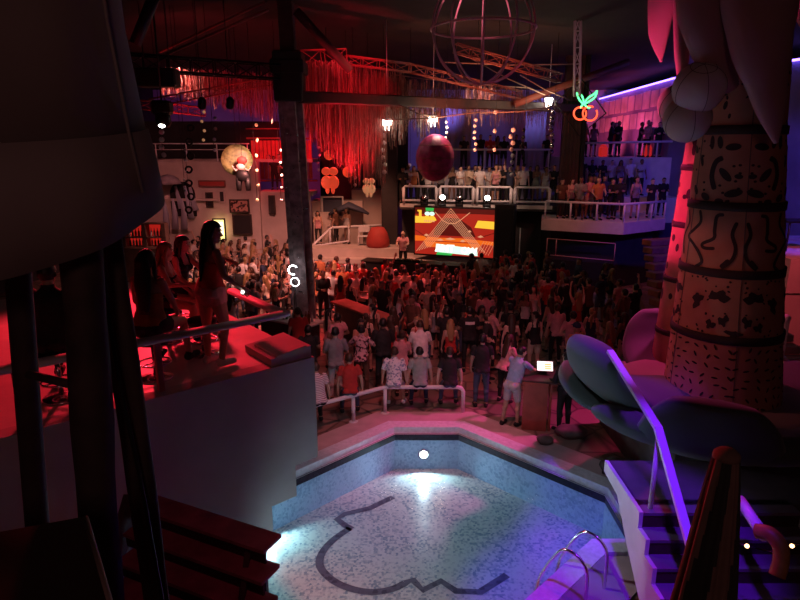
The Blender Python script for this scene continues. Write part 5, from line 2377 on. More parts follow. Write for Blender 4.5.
m_.prism([V((1.0, 31.2, 3.2)), V((7.6, 31.0, 3.2)), V((7.6, 36, 3.2)), V((1.0, 36, 3.2))], (0, 0, 1.5))
struct(m_, 'floor_upper', 'blue_wall', 'upper tier behind the balcony')
m_ = MB()
for a, b in ((V((.9, 31.1, 5.72)), V((7.6, 30.9, 5.72))),):
    m_.tube([a, b], .045, 8)
root = thing('upper_railing', (4.2, 31, 4.7), 'thin horizontal rail in front of the blue lit upper tier', 'railing')
m_.build('top_rail', 'white_metal', root)
for k in range(5):
    q = MB()
    x = 1.0 + k * 1.62
    q.tube([V((x, 31.08 - .02 * k, 4.7)), V((x, 31.08 - .02 * k, 5.72))], .035, 6)
    q.build('post', 'white_metal', root)
# pale hanging cloth strips on the back wall
for k, (px, w_, lb) in enumerate(((459, 1.5, 'broad pale cloth panel on the back wall behind the plum globe'), (537, 1.2, 'tall pale cloth panel on the back wall near the right column'))):
    a = PY(px, 100, 36.5)
    q = MB()
    nn = 12
    vs = []
    for i in range(nn + 1):
        for z in (8.6, 4.7):
            vs.append(V((a.x + (i / nn - .5) * w_, 36.5 + .06 * math.sin(i * 1.9), z)))
    q.add(vs, [(2 * i, 2 * i + 1, 2 * i + 3, 2 * i + 2) for i in range(nn)], 0, True)
    q.add([v + V((0, .03, 0)) for v in vs], [(2 * i, 2 * i + 2, 2 * i + 3, 2 * i + 1) for i in range(nn)], 0, True)
    tag(q.build('wall_cloth', 'blue_wall'), lb, 'cloth')

# ------------------------------------------------------------------ right balcony and upper right terrace
def bal(p):
    return V(p)


BF, BT = 2.87, 3.6
B0, B1, B2 = V((6.0, 25.5, 0)), V((8.95, 24.0, 0)), V((11.3, 25.6, 0))
m_ = MB()
m_.prism([B0 + V((0, 0, 2.40)), B1 + V((0, 0, 2.40)), B2 + V((0, 0, 2.40)), V((12.0, 29, 2.40)), V((6.6, 28, 2.40))], (0, 0, BF - 2.40))
struct(m_, 'floor_balcony_right', 'white_paint', 'pale fascia slab of the right balcony')
m_ = MB()
m_.prism([B0 + V((.6, .6, 0)), B1 + V((0, .8, 0)), B2 + V((-.3, .5, 0)), V((12.0, 29, 0)), V((6.6, 28, 0))], (0, 0, 2.4))
struct(m_, 'wall_under_balcony', 'dark_wall', 'dark wall under the right balcony')
root = thing('bar_window', (8, 24.3, 0), 'dark framed bar window under the right balcony', 'bar')
fr0, fr1 = PY(552, 241, 24.6), PY(623, 250, 24.0)
q = MB()
for z in (2.05, 1.35):
    q.tube([V((fr0.x, 25.4, z)), V((8.75, 24.2, z - .04))], .02, 6)
for f in (0, .14, 1):
    a = V((fr0.x, 25.4, 2.05)) + (V((8.75, 24.2, 2.01)) - V((fr0.x, 25.4, 2.05))) * f
    q.tube([a, a + V((0, 0, -.7))], .02, 6)
q.build('frame', 'hoop_pink', root)
q = MB()
q.prism([V((fr0.x, 25.45, 0)), V((8.75, 24.27, 0)), V((8.8, 24.4, 0)), V((fr0.x, 25.6, 0))], (0, 0, 1.15))
q.build('counter', 'black_paint', root)
root = thing('balcony_railing', (8.9, 24.1, BF), 'pale rail with thin posts round the right balcony', 'railing')
q = MB()
i0, i1, i2 = B0 + V((.15, .05, BT)), B1 + V((0, .1, BT)), B2 + V((-.05, .05, BT))
q.tube([i0, i1, i2], .05, 8)
q.build('top_rail', 'white_metal', root)
for (a, b, n) in ((i0, i1, 3), (i1, i2, 3)):
    for k in range(n + 1):
        p_ = a + (b - a) * (k / n)
        if a is i1 and k == 0:
            continue
        q = MB()
        q.tube([p_, V((p_.x, p_.y, BF))], .04, 8)
        q.build('post', 'white_metal', root)
# middle step and upper terrace
m_ = MB()
m_.prism([V((7.6, 29.2, 2.4)), V((13.0, 28.0, 2.4)), V((13.2, 34, 2.4)), V((7.6, 34, 2.4))], (0, 0, 1.15))
struct(m_, 'floor_middle_tier', 'white_paint')
m_ = MB()
m_.prism([V((8.6, 31.2, 3.4)), V((13.4, 29.6, 3.4)), V((13.6, 36, 3.4)), V((8.6, 36, 3.4))], (0, 0, 1.95))
struct(m_, 'floor_upper_terrace', 'white_paint', 'pale parapet of the upper right terrace')
root = thing('terrace_railing', (11, 30.4, 5.35), 'pale rail of the upper right terrace below the stone panels', 'railing')
q = MB()
u0, u1 = V((8.7, 31.15, 6.02)), V((13.4, 29.7, 6.10))
q.tube([u0, u1], .05, 8)
q.build('top_rail', 'white_metal', root)
for k in range(6):
    p_ = u0 + (u1 - u0) * (k / 5)
    q = MB()
    q.tube([p_, V((p_.x, p_.y, 5.35))], .035, 6)
    q.build('post', 'white_metal', root)
for (px, lb) in ((603, 'small red glowing lantern at the left on the upper right terrace'), (647, 'small red glowing lantern at the right on the upper right terrace')):
    c = PY(px, 152, 31.4)
    q = MB()
    q.bbox((c.x, 31.4, 5.62), (.38, .38, .5), 0, .06)
    q.lathe([(.2, .26), (.1, .34), (.02, .36)], (c.x, 31.4, 5.62), 12)
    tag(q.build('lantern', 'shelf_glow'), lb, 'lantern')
# steps at the right behind the crowd
root = thing('stone_steps', (9.6, 19.5, 0), 'broad red lit stone steps rising at the right behind the crowd', 'stairs')
for k in range(11):
    q = MB()
    c0 = V((8.2 + k * .12, 18.4 + k * .45, .11 + k * .22))
    q.bbox(c0 + V((1.1, 0, 0)), (2.6, .5, .22), .35, .02)
    q.build('tread', 'red_lit_stone', root)
m_ = MB()
m_.prism([V((8.2, 18.6, 0)), V((11.5, 19.6, 0)), V((12.5, 24, 0)), V((9.5, 23.4, 0))], (0, 0, .2))
struct(m_, 'trim_7', 'red_lit_stone', 'base of the broad stone steps')
m_ = MB()
m_.box((12.6, 17.0, 2.2), (3.0, .4, 1.0))
m_.box((12.6, 17.0, .8), (3.0, .3, 1.8))
struct(m_, 'wall_far_right', 'facade', 'low wall lit pink at the far right')
root = thing('garden_table', (13.0, 19.5, 2.7), 'small dark table with thin legs behind the low pink wall', 'table')
q = MB()
q.bbox((12.3, 18.4, 3.6), (1.3, .8, .06), 0, .01)
q.build('tabletop', 'black_metal', root)
for dx, dy in ((-.55, -.3), (.55, -.3), (-.55, .3), (.55, .3)):
    q = MB()
    q.tube([V((12.3 + dx, 18.4 + dy, 2.7)), V((12.3 + dx, 18.4 + dy, 3.58))], .03, 6)
    q.build('leg', 'black_metal', root)
m_ = MB()
m_.box((13.2, 19.4, 1.35), (4.5, 4.4, 2.7))
struct(m_, 'floor_far_right', 'pink_wall')

# ------------------------------------------------------------------ left facade
m_ = MB()
m_.prism([V((-13.5, 30.2, 0)), V((-7.1, 30.2, 0)), V((-7.1, 30.6, 0)), V((-13.5, 30.6, 0))], (0, 0, 5.15))
m_.prism([V((-13.6, 29.95, 3.25)), V((-9.0, 29.95, 3.25)), V((-9.0, 30.3, 3.25)), V((-13.6, 30.3, 3.25))], (0, 0, .12))
struct(m_, 'wall_facade', 'facade', 'pale building front at the far left')
m_ = MB()
m_.prism([V((-7.1, 30.3, 0)), V((-4.4, 29.6, 0)), V((-4.4, 29.9, 0)), V((-7.1, 30.7, 0))], (0, 0, 3.7))
m_.prism([V((-7.25, 30.0, 0)), V((-6.95, 30.0, 0)), V((-6.95, 30.4, 0)), V((-7.25, 30.4, 0))], (0, 0, 5.2))
struct(m_, 'wall_facade_side', 'facade')
m_ = MB()
m_.prism([V((-14, 31.5, 5.1)), V((-4.4, 31.0, 5.1)), V((-4.4, 36, 5.1)), V((-14, 36, 5.1))], (0, 0, .15))
struct(m_, 'floor_roof_deck', 'facade', 'roof deck above the left facade')
# red slatted wall
root = thing('slatted_wall', (-5.8, 32.2, 5.2), 'bright red lit slatted back wall above the left facade', 'wall panel')
m_ = MB()
for k in range(15):
    m_.bbox((-7.6 + k * .21, 32.0, 5.2), (.18, .08, 1.95), 0, .015)
m_.build('slats', 'slat_red', root)
m_ = MB()
m_.bbox((-6.1, 31.92, 6.28), (3.6, .1, .09), 0, .02)
m_.bbox((-6.1, 31.92, 6.75), (3.6, .1, .06), 0, .02)
m_.bbox((-6.1, 31.92, 4.15), (3.6, .1, .10), 0, .02)
m_.build('frame', 'rust_beam', root)
q = MB()
for (x, z) in ((-5.9, 5.5), (-5.7, 5.2), (-6.1, 5.1), (-5.2, 5.6), (-6.8, 5.3)):
    q.sphere((x, 31.88, z), .13, (1, .3, 1.5), 10, 6)
q.build('ornament', 'poster_red', root)
root = thing('roof_railing', (-10, 30.4, 5.15), 'thin pale rail along the roof edge of the left facade', 'railing')
q = MB()
q.tube([V((-13.6, 30.4, 6.0)), V((-7.4, 30.4, 6.0))], .035, 6)
q.tube([V((-13.6, 30.4, 5.72)), V((-7.4, 30.4, 5.72))], .02, 6)
q.build('top_rail', 'white_metal', root)
for k in range(5):
    q = MB()
    q.tube([V((-13.5 + k * 1.5, 30.4, 5.15)), V((-13.5 + k * 1.5, 30.4, 6.0))], .03, 6)
    q.build('post', 'white_metal', root)
m_ = MB()
m_.box((-10.3, 33.8, 6.2), (7.5, .2, 2.0))
struct(m_, 'wall_roof', 'dark_wall', 'reddish wall set back on the roof')


def on_facade(px, py, y=30.15):
    return PY(px, py, y)


def framed(name, x0, y0, x1, y1, m, mf, lb, cat, yy=30.12, th=.06):
    a, b = PY(x0, y0, yy), PY(x1, y1, yy)
    c = (a + b) / 2
    w_, h_ = abs(b.x - a.x), abs(b.z - a.z)
    root = thing(name, c, lb, cat)
    q = MB()
    q.bbox(c, (w_, th, h_), 0, .01)
    q.build('panel', m, root)
    q = MB()
    f_ = .07
    q.bbox(c + V((0, -.02, h_ / 2)), (w_ + f_, th + .04, f_), 0, .01)
    q.bbox(c + V((0, -.02, -h_ / 2)), (w_ + f_, th + .04, f_), 0, .01)
    q.bbox(c + V((-w_ / 2, -.02, 0)), (f_, th + .04, h_), 0, .01)
    q.bbox(c + V((w_ / 2, -.02, 0)), (f_, th + .04, h_), 0, .01)
    q.build('frame', mf, root)
    return root, c, w_, h_


framed('shuttered_opening', 199, 181, 225, 186, 'cushion_red', 'rust_beam', 'long low red window strip on the left facade', 'window')
framed('small_window', 206, 193, 213, 207, 'black_paint', 'dark_wood', 'small dark window under the red strip', 'window')
framed('wall_lamp_niche', 219, 191, 225, 202, 'dark_wall', 'facade', 'small grey niche beside the dark window', 'niche')
framed('patterned_poster', 230, 200, 249, 212, 'poster_red', 'dark_wood', 'red and black patterned poster over the dark doorway', 'poster', 30.0)
framed('doorway', 233, 215, 252, 234, 'black_paint', 'dark_wood', 'dark square doorway under the patterned poster', 'door', 30.0)
framed('shuttered_opening', 269, 196, 275, 214, 'dark_wall', 'dark_wood', 'narrow dark panel right of the pale facade pier', 'window', 29.9)
r_, c, w_, h_ = framed('lit_sign', 213, 219, 226, 240, 'sign_yellow', 'dark_wood', 'bright yellow lit poster box on the left facade', 'sign', 29.9)
q = MB()
q.bbox(c + V((0, -.05, .05)), (w_ * .7, .02, h_ * .62), 0, .004)
q.build('inner_sheet', 'sign_white', r_)
q = MB()
rr = random.Random(4)
for i in range(6):
    for j in range(4):
        if rr.random() < .6:
            q.box(c + V(((j - 1.5) * w_ * .16, -.065, (i - 2.4) * h_ * .10)), (w_ * .10, .012, h_ * .05))
q.build('print', 'sign_ink', r_)
# dark arched niche with a pale beam of cloth and small dressing
root = thing('arched_niche', PY(183, 195, 30), 'dark arched niche with pale drapes on the left facade', 'niche')
q = MB()
a = PY(183, 196, 30.1)
pts = [a + V((-.62, 0, -1.0)), a + V((.62, 0, -1.0))] + [a + V((.62 * math.cos(t), 0, .1 + .6 * math.sin(t))) for t in np.linspace(0, math.pi, 12)]
q.prism(pts, (0, -.05, 0))
q.build('recess', 'black_paint', root)
q = MB()
for dx, l in ((-.2, 1.1), (.25, 1.6), (.5, 1.2)):
    q.loft([a + V((dx - .1, -.12, .5)), a + V((dx, -.14, 0)), a + V((dx + .12, -.12, .5 - l))], [.07, .1, .16], [.03, .04, .05], (1, 0, 0), 8)
q.build('drape', 'blue_wall', root)
q = MB()
q.lathe([(.62, 0), (.5, .26), (.3, .4), (.01, .46)], PY(168, 184, 29.6), 20)
tag(q.build('wall_awning', 'purple_rock'), 'small rounded awning at the left of the facade', 'awning')
for k in range(3):
    q = MB()
    a = PY(165 + k * 9, 214, 29.8)
    q.loft([a + V((0, 0, .75)), a + V((.05, 0, 0)), a + V((.0, 0, -.75))], [.05, .14, .18], [.04, .06, .06], (1, 0, 0), 8)
    tag(q.build('hanging_drape', 'blue_wall'), ['leftmost of three grey drapes below the facade niche', 'middle one of three grey drapes below the facade niche', 'rightmost of three grey drapes below the facade niche'][k], 'drape')
# bottle bar glowing red at the far left
root = thing('back_bar', PY(147, 245, 20), 'red glowing back bar shelf at the far left', 'shelf')
q = MB()
x0, x1 = PY(126, 230, 20.2).x, PY(166, 230, 20.2).x
zt, zbm = PY(140, 226, 20.2).z, PY(140, 246, 20.2).z
q.bbox(((x0 + x1) / 2, 20.3, (zt + zbm) / 2), (x1 - x0, .05, zt - zbm + .2), 0, .01)
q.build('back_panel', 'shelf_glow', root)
q = MB()
zs = [zbm, (zt + zbm) / 2 - .02]
for z in zs + [zt + .1]:
    q.bbox(((x0 + x1) / 2, 20.1, z), (x1 - x0 + .06, .34, .04), 0, .008)
for x in (x0, (x0 + x1) / 2 + .03, x1):
    q.bbox((x, 20.1, (zt + zbm) / 2), (.14, .34, zt - zbm + .22), 0, .008)
q.build('shelf_boards', 'dark_wood', root)
q = MB()
q.bbox(((x0 + x1) / 2, 20.0, zbm / 2), (x1 - x0, .5, zbm), 0, .02)
q.build('cabinet', 'dark_wood', root)
bt = None


def bottle(c, m, h=.28, r=.036, name='bottle'):
    q = MB()
    q.lathe([(r * .9, 0), (r, .01), (r, h * .58), (r * .35, h * .74), (r * .33, h * .95), (r * .4, h)], c, 10)
    return q.build(name, m)


protos = {}


def put_bottle(c, m, label, group):
    if m not in protos:
        o = bottle(c, m)
        protos[m] = o
    else:
        o = protos[m].copy()
        COL.objects.link(o)
    o.location = c
    tag(o, label, 'bottle', group)
    return o


for z, row in zip(zs, ('lower', 'upper')):
    for k in range(11):
        x = x0 + .16 + k * (x1 - x0 - .3) / 10
        if abs(x - (x0 + x1) / 2 - .03) < .12:
            continue
        m = rng.choice(['bottle_amber', 'bottle_clear', 'bottle_green'])
        put_bottle((x, 20.08, z + .022), m, f"{m.split('_')[1]} bottle on the {row} shelf of the red back bar", f"{m.split('_')[1]} bottles on the {row} back bar shelf")

# tables in the crowd
def counter(name, a, b, w_, z, lb, top_m, group=None):
    a, b = V(a), V(b)
    d = (b - a)
    rz = math.atan2(d.y, d.x)
    root = thing(name, ((a.x + b.x) / 2, (a.y + b.y) / 2, 0), lb, 'table')
    q = MB()
    q.bbox((a + b) / 2 + V((0, 0, z)), (d.length, w_, .06), rz, .015)
    q.build('tabletop', top_m, root)
    q = MB()
    q.bbox((a + b) / 2 + V((0, 0, z / 2)), (d.length - .2, w_ - .25, z - .06), rz, .015)
    q.build('pedestal', 'dark_wood', root)
    return root


counter('bar_counter', (-1.95, 18.4, 0), (-.25, 16.2, 0), .6, 1.08, 'long dark counter with a red lit top in the middle of the crowd', 'red_wood')
counter('drinks_table', (-4.0, 17.0, 0), (-2.3, 15.9, 0), .75, 1.02, 'red lit table covered with bottles at the column foot', 'terrace_tile')
counter('drinks_table', (-7.6, 25.0, 0), (-4.6, 24.6, 0), .6, 1.02, 'long table with glasses in the far left crowd', 'red_wood')
root = thing('round_table', (-.62, 16.9, 0), 'small round bright red table at the end of the dark counter', 'table')
c = PZ(372, 296, 1.0)
root.location = (c.x, c.y, 0)
q = MB()
q.lathe([(.40, .97), (.42, .985), (.42, 1.0), (.38, 1.01)], (c.x, c.y, 0), 24)
q.build('tabletop', 'terrace_tile', root)
q = MB()
q.lathe([(.22, 0), (.2, .03), (.035, .06), (.035, .98)], (c.x, c.y, 0), 12)
q.build('stand', 'black_metal', root)
for (a, b, w_, z, n, lb) in (((-3.9, 16.9), (-2.4, 16.0), .5, 1.055, 22, 'on the red table at the column foot'), ((-7.4, 25.0), (-4.8, 24.6), .4, 1.055, 18, 'on the long table in the far left crowd')):
    for k in range(n):
        f = (k + .5) / n
        x, y = a[0] + (b[0] - a[0]) * f + rng.uniform(-.05, .05), a[1] + (b[1] - a[1]) * f + rng.uniform(-w_ / 2, w_ / 2) * .7
        m = rng.choice(['bottle_amber', 'bottle_clear', 'bottle_green'])
        put_bottle((x, y, z), m, f"{m.split('_')[1]} bottle standing {lb}", f"{m.split('_')[1]} bottles {lb}")

# desk with a lit tablet beside the pool
root = thing('reception_desk', (2.95, 11.75, 0), 'reddish wooden desk at the pool side with an open back', 'desk')
dz = .12
q = MB()
q.bbox((2.80, 11.55, .53), (.50, .06, 1.06), dz - .35, .01)
q.build('front_panel', 'red_wood', root)
for dx in (-.22, .25):
    q = MB()
    q.bbox((2.80 + dx + .12, 11.86 - dx * .3, .53), (.05, .60, 1.06), dz - .35, .01)
    q.build('side_panel', 'red_wood', root)
q = MB()
q.bbox((2.98, 11.86, 1.08), (.78, .72, .05), dz - .35, .012)
q.build('desktop', 'dark_wood', root)
c = V((3.06, 11.95, 1.11))
root = thing('tablet', c, 'bright tablet screen standing on the wooden desk', 'tablet')
R_ = Matrix.Rotation(-.15, 3, 'Z') @ Matrix.Rotation(.75, 3, 'X')
q = MB()
q.bbox(c + V((0, .0, .16)), (.36, .26, .016), rot=R_, bev=.006)
q.build('body', 'black_paint', root)
q = MB()
q.box(c + V((0, .0, .16)) + R_ @ V((0, 0, .010)), (.32, .22, .003), rot=R_)
q.build('display', 'tablet_glow', root)
q = MB()
for i in range(3):
    q.box(c + V((0, 0, .16)) + R_ @ V((.06, -.06 + i * .05, .013)), (.14, .035, .002), rot=R_)
q.build('display_block', 'tablet_yellow', root)
q = MB()
q.bbox(c + V((0, .05, .06)), (.1, .12, .12), 0, .01)
q.build('stand', 'black_paint', root)
# pool-side rail that people sit on
root = thing('poolside_railing', (0, 12.39, 0), 'low white tubular rail at the pool edge with people sitting on it', 'railing')
q = MB()
rp = [V((-2.75, 10.35, .62)), V((-1.69, 11.45, .62)), V((-.42, 12.33, .62)), V((-.25, 12.39, .62)), V((1.27, 12.39, .62)), V((1.36, 12.39, .59)), V((1.4, 12.39, .52)), V((1.4, 12.39, .02))]
q.tube(rp, .045, 10)
q.build('top_rail', 'white_metal', root)
for (x, y) in ((-1.0, 11.92), (-.33, 12.36), (-2.2, 10.9)):
    q = MB()
    q.tube([V((x, y, .02)), V((x, y, .62))], .042, 10)
    q.build('post', 'white_metal', root)
    q = MB()
    q.lathe([(.1, .0), (.1, .02), (.045, .035)], (x, y, 0.0), 12)
    q.build('base_plate', 'white_metal', root)
# ------------------------------------------------------------------ named figures near the camera
def head_at(px, py, h, floor=0.0):
    d = ray(px, py)
    t = (floor + h - CAM_H) / d.z
    return V((d.x * t, d.y * t, floor))


def at_depth(px, y, floor=0.0):
    """floor point seen in column px (roughly) at distance y"""
    x = (px - 400) / 600.0 * (y * CP + (CAM_H - floor - 1.0) * SP)
    return V((x, y, floor))


SIT = dict(tL=(82, -9), sL=(4, -3), tR=(80, 9), sR=(8, 4), lean=6, uL=(20, -12), fL=(50, 12), uR=(22, 12), fR=(48, -12))
RAILSIT = dict(tL=(58, -9), sL=(4, -3), tR=(62, 10), sR=(2, 4), lean=10, uL=(-6, -16), fL=(0, -6), uR=(-4, 16), fR=(4, 6))
sk = dict(skin_f='skin_fair')
# standing woman on the terrace
W0 = V((-2.34, 7.22, ZT))
wb, wB = make_person('woman standing at the terrace rail, pale shorts, dark red strap top, black hair tied back', pose(bend=6, twist=-14, hy=-35, hp=6, uL=(42, -50), fL=(70, 50), uR=(6, 20), fR=(48, 10), tL=(0, -6), sL=(-2, 0), tR=(10, 5), sR=(-14, 3)),
            {'neck': 'strap', 'leg': 'hot', 'tight': 1, 'hem': .05}, 'skin_tan', 'hair_black', 'red', 'pink', 'white', True, 1.06, W0, -.62, voxel=.010, hairstyle='longer', heavy=1.3)
# phone with a bright flash in her hand
q = MB()
wj = wB['J']
wd = (wj['wriR'] - wj['elbR']).normalized()
c = W0 + Matrix.Rotation(-.62, 3, 'Z') @ ((wj['wriR'] + wd * .085 + V((-.02, -.03, .0))) * 1.06)
q.bbox(c, (.07, .05, .012), 0, .004)
ph = tag(q.build('phone', 'black_paint'), 'small phone with its flash lit held by the standing woman', 'phone')
q = MB()
q.sphere(c + V((.0, -.03, .006)), .018, u=10, v=6)
q.build('flash', 'phone_light', ph)


def stool(loc, h, lb, grp=None):
    root = thing('bar_stool', loc, lb, 'stool', grp)
    x, y, z = loc
    q = MB()
    q.lathe([(.19, 0), (.20, .02), (.20, .05), (.17, .07), (.001, .075)], (x, y, z + h - .075), 24)
    q.build('seat', 'black_paint', root)
    q = MB()
    q.tube([V((x, y, z)), V((x, y, z + h - .07))], .028, 10)
    q.lathe([(.2, 0), (.19, .02), (.04, .05)], (x, y, z), 20)
    q.build('stand', 'chrome', root)
    q = MB()
    q.tube([V((x + .18 * math.cos(t), y + .18 * math.sin(t), z + .2)) for t in np.linspace(0, 2 * math.pi, 24, endpoint=False)], .012, 6, closed=True)
    for k in range(3):
        q.tube([V((x, y, z + .2)), V((x + .18 * math.cos(k * 2.1), y + .18 * math.sin(k * 2.1), z + .2))], .009, 6)
    q.build('foot_ring', 'chrome', root)
    return root


S1 = V((-2.92, 6.75, ZT))
stool(S1, .52, 'stool under the seated woman in the mustard top')
make_person('woman seated with her back turned, mustard strap top, long black hair, on the terrace', pose(**{**SIT, 'seat': .52, 'lean': 4, 'hy': -8}), {'neck': 'strap', 'leg': 'hot', 'tight': 1, 'hem': .0}, 'skin_tan', 'hair_black', 'mustard', 'black', 'black', True, 1.08,
            S1, -.1, voxel=.010, hairstyle='longer', heavy=.8)
S2 = V((-3.72, 6.15, ZT))
stool(S2, .55, 'stool under the person dressed in black behind the canopy pole')
make_person('person in black seated with back turned behind the canopy pole at far left', pose(**{**SIT, 'seat': .55, 'uL': (20, -35), 'fL': (50, 10), 'uR': (20, 25), 'fR': (50, -5)}), {'leg': 'long', 'hem': -.06}, 'skin_tan', 'hair_black', 'black', 'black', 'black', False, 1.04,
            S2, .15, voxel=.010, hairstyle='short')
S3 = V((-3.30, 8.15, ZT))
stool(S3, .52, 'stool under the blond woman seated sideways on the terrace')
make_person('woman with long fair hair seated sideways in a dark dress behind the standing woman', pose(**{**SIT, 'seat': .52, 'hy': 10, 'hp': 4, 'uR': (30, 20), 'fR': (85, -20)}), {'neck': 'strap', 'leg': 'hot', 'tight': 1}, 'skin_fair', 'hair_blond', 'black', 'black', 'black', True, 1.0,
            S3, -1.5, voxel=.012, hairstyle='longer')
S4 = V((-3.32, 8.75, ZT))
stool(S4, .55, 'stool under the woman facing right on the terrace')
make_person('woman facing right with brown hair and black top leaning in on the terrace', pose(**{**SIT, 'seat': .55, 'hy': 10, 'lean': 14, 'uL': (40, -15), 'fL': (85, 20)}), {'neck': 'tank', 'leg': 'long', 'tight': 1}, 'skin_fair', 'hair_brown', 'black', 'black', 'black', True, 1.0,
            S4, -1.9, voxel=.012, hairstyle='long')
stool(V((-2.62, 7.62, ZT)), .5, 'empty round stool with foot ring beside the standing woman')
# rail sitters
for (px, y, label, style, sk_, hr, top, bot, fem, hs, rz) in (
        (318, 11.42, 'person in a pale striped top sitting at the left end of the poolside rail', {}, 'skin_tan', 'hair_brown', 'stripe', 'black', False, 'short', .5),
        (350, 11.95, 'person in a red T-shirt sitting on the slanted part of the poolside rail', {}, 'skin_tan', 'hair_brown', 'red', 'denim', False, 'short', .15),
        (394, 12.39, 'person in a white scribble print T-shirt sitting on the poolside rail', {'sleeve': .8, 'leg': 'short'}, 'skin_tan', 'hair_brown', 'scribble', 'light grey', False, 'short', -.1),
        (420, 12.39, 'person in a grey green T-shirt sitting on the poolside rail', {}, 'skin_tan', 'hair_black', 'grey green', 'dark blue', False, 'short', .05),
        (450, 12.39, 'person in a black T-shirt with reddish hair sitting on the poolside rail', {}, 'skin_fair', 'hair_brown', 'black', 'denim', False, 'short', 0)):
    loc = at_depth(px, y + .02)
    make_person(label, pose(**{**RAILSIT, 'seat': .665, 'hp': 6, 'hy': 8}), style, sk_, hr, top, bot, 'white' if top == 'scribble' else 'black', fem, .97, loc, rz, voxel=.014, hairstyle=hs, heavy=.3 if top == 'scribble' else 0)
# standing near the rail, backs turned
ARMS = dict(uL=(10, -16), fL=(70, 15), uR=(12, 16), fR=(75, -15))
for (px, py, h, label, style, sk_, hr, top, bot, fem, hs, rz, hv, kw) in (
        (308, 324, 1.74, 'person in a black top standing left of the tall grey shirted person by the rail', {}, 'skin_tan', 'hair_black', 'black', 'black', False, 'short', .2, .2, ARMS),
        (288, 338, 1.66, 'person in a pinkish grey top half hidden behind the terrace corner', {}, 'skin_tan', 'hair_black', 'light grey', 'black', False, 'short', .1, 0, ARMS),
        (335, 326, 1.82, 'tall person in a loose grey T-shirt standing behind the red shirt', {'sleeve': .8}, 'skin_tan', 'hair_black', 'grey', 'light grey', False, 'short', .05, .2, ARMS),
        (361, 324, 1.74, 'woman in a pink floral top standing with arms raised to her chest', {'sleeve': .9}, 'skin_fair', 'hair_black', 'floral', 'brown', True, 'bun', -.15, 0, dict(uL=(30, -35), fL=(110, 30), uR=(30, 30), fR=(100, -20))),
        (383, 317, 1.84, 'large person in black standing behind the white scribble shirt', {'sleeve': .8}, 'skin_brown', 'hair_black', 'black', 'black', False, 'short', .1, .8, ARMS),
        (402, 330, 1.64, 'short haired woman in a pink T-shirt left of the big pale shirt', {}, 'skin_fair', 'hair_brown', 'pink', 'brown', True, 'bun', 0, 0, ARMS),
        (421, 320, 1.80, 'broad person in a pale pink shirt bending forward behind the grey green shirt', {'sleeve': .7}, 'skin_fair', 'hair_brown', 'white', 'light grey', False, 'short', .1, .7, {**ARMS, 'lean': 14, 'hp': 18}),
        (447, 306, 1.80, 'person in a black top standing left of the printed black shirt', {}, 'skin_tan', 'hair_black', 'black', 'black', False, 'short', 0, .2, ARMS),
        (483, 333, 1.76, 'person in a black T-shirt and jeans standing alone by the pool', {}, 'skin_tan', 'hair_black', 'black', 'denim', False, 'short', -.1, .1, dict(uL=(0, -10), fL=(15, -4), uR=(20, 12), fR=(90, -20))),
        (506, 334, 1.66, 'woman in a pink top bending beside the desk attendant', {}, 'skin_fair', 'hair_brown', 'pink', 'black', True, 'long', -.9, 0, {**ARMS, 'lean': 14})):
    loc = head_at(px, py, h)
    make_person(label, pose(**kw), style, sk_, hr, top, bot, 'black', fem, h / 1.75, loc, rz, voxel=.014, hairstyle=hs, heavy=hv)
loc = head_at(470, 305, 1.82)
make_person('person in a black shirt with a white printed block across the back', pose(**ARMS), {'sleeve': .7}, 'skin_tan', 'hair_black', 'black', 'black', 'black', False, 1.03, loc, .05, voxel=.014, hairstyle='short', heavy=.3, print_patch=(.24, .075, .40))
# at the desk
make_person('person in a light blue T-shirt and pale shorts leaning on the wooden desk', pose(lean=20, hp=12, hy=-25, uL=(45, -10), fL=(75, 10), uR=(50, 10), fR=(75, -5), tL=(-6, -4), sL=(-14, 0), tR=(8, 4), sR=(-2, 0)), {'leg': 'short', 'sleeve': .75, 'hem': -.02, 'tight': 1}, 'skin_tan', 'hair_black',
            'light blue', 'light grey', 'black', False, 1.02, at_depth(513, 11.8), -.85, voxel=.012, hairstyle='short', heavy=.5)
make_person('person in dark clothes standing right of the wooden desk by the cushion', pose(**ARMS), {'long': True}, 'skin_tan', 'hair_black', 'black', 'black', 'black', False, 1.0, at_depth(566, 11.55), .5, voxel=.014, hairstyle='short')
make_person('person in an orange brown T-shirt standing behind the desk', pose(**ARMS), {'sleeve': .7}, 'skin_tan', 'hair_black', 'orange', 'black', 'black', False, 1.0, head_at(578, 322, 1.74), .5, voxel=.014, hairstyle='cap', heavy=.3)
make_person('person in a brown jacket standing at the right, left of the stone steps', pose(**ARMS), {'long': True}, 'skin_tan', 'hair_black', 'brown', 'black', 'black', False, 1.04, head_at(626, 288, 1.82), .6, voxel=.016, hairstyle='short', heavy=.6)
# the dj behind the booth
make_person('bald dj in a pale pink shirt standing behind the booth table, facing the crowd', pose(lean=8, hp=14, uL=(35, -14), fL=(85, 20), uR=(40, 16), fR=(80, -10)), {'sleeve': .7}, 'skin_fair', 'hair_brown', 'pink', 'black', 'black', False, 1.04,
            V((.14, 26.75, .42)), math.pi - .1, voxel=.016, hairstyle='bald', heavy=.2)
m_ = MB()
m_.box((.1, 26.75, .21), (2.2, .55, .42))
tag(m_.build('riser', 'black_paint'), 'low dark riser under the dj behind the booth', 'riser')

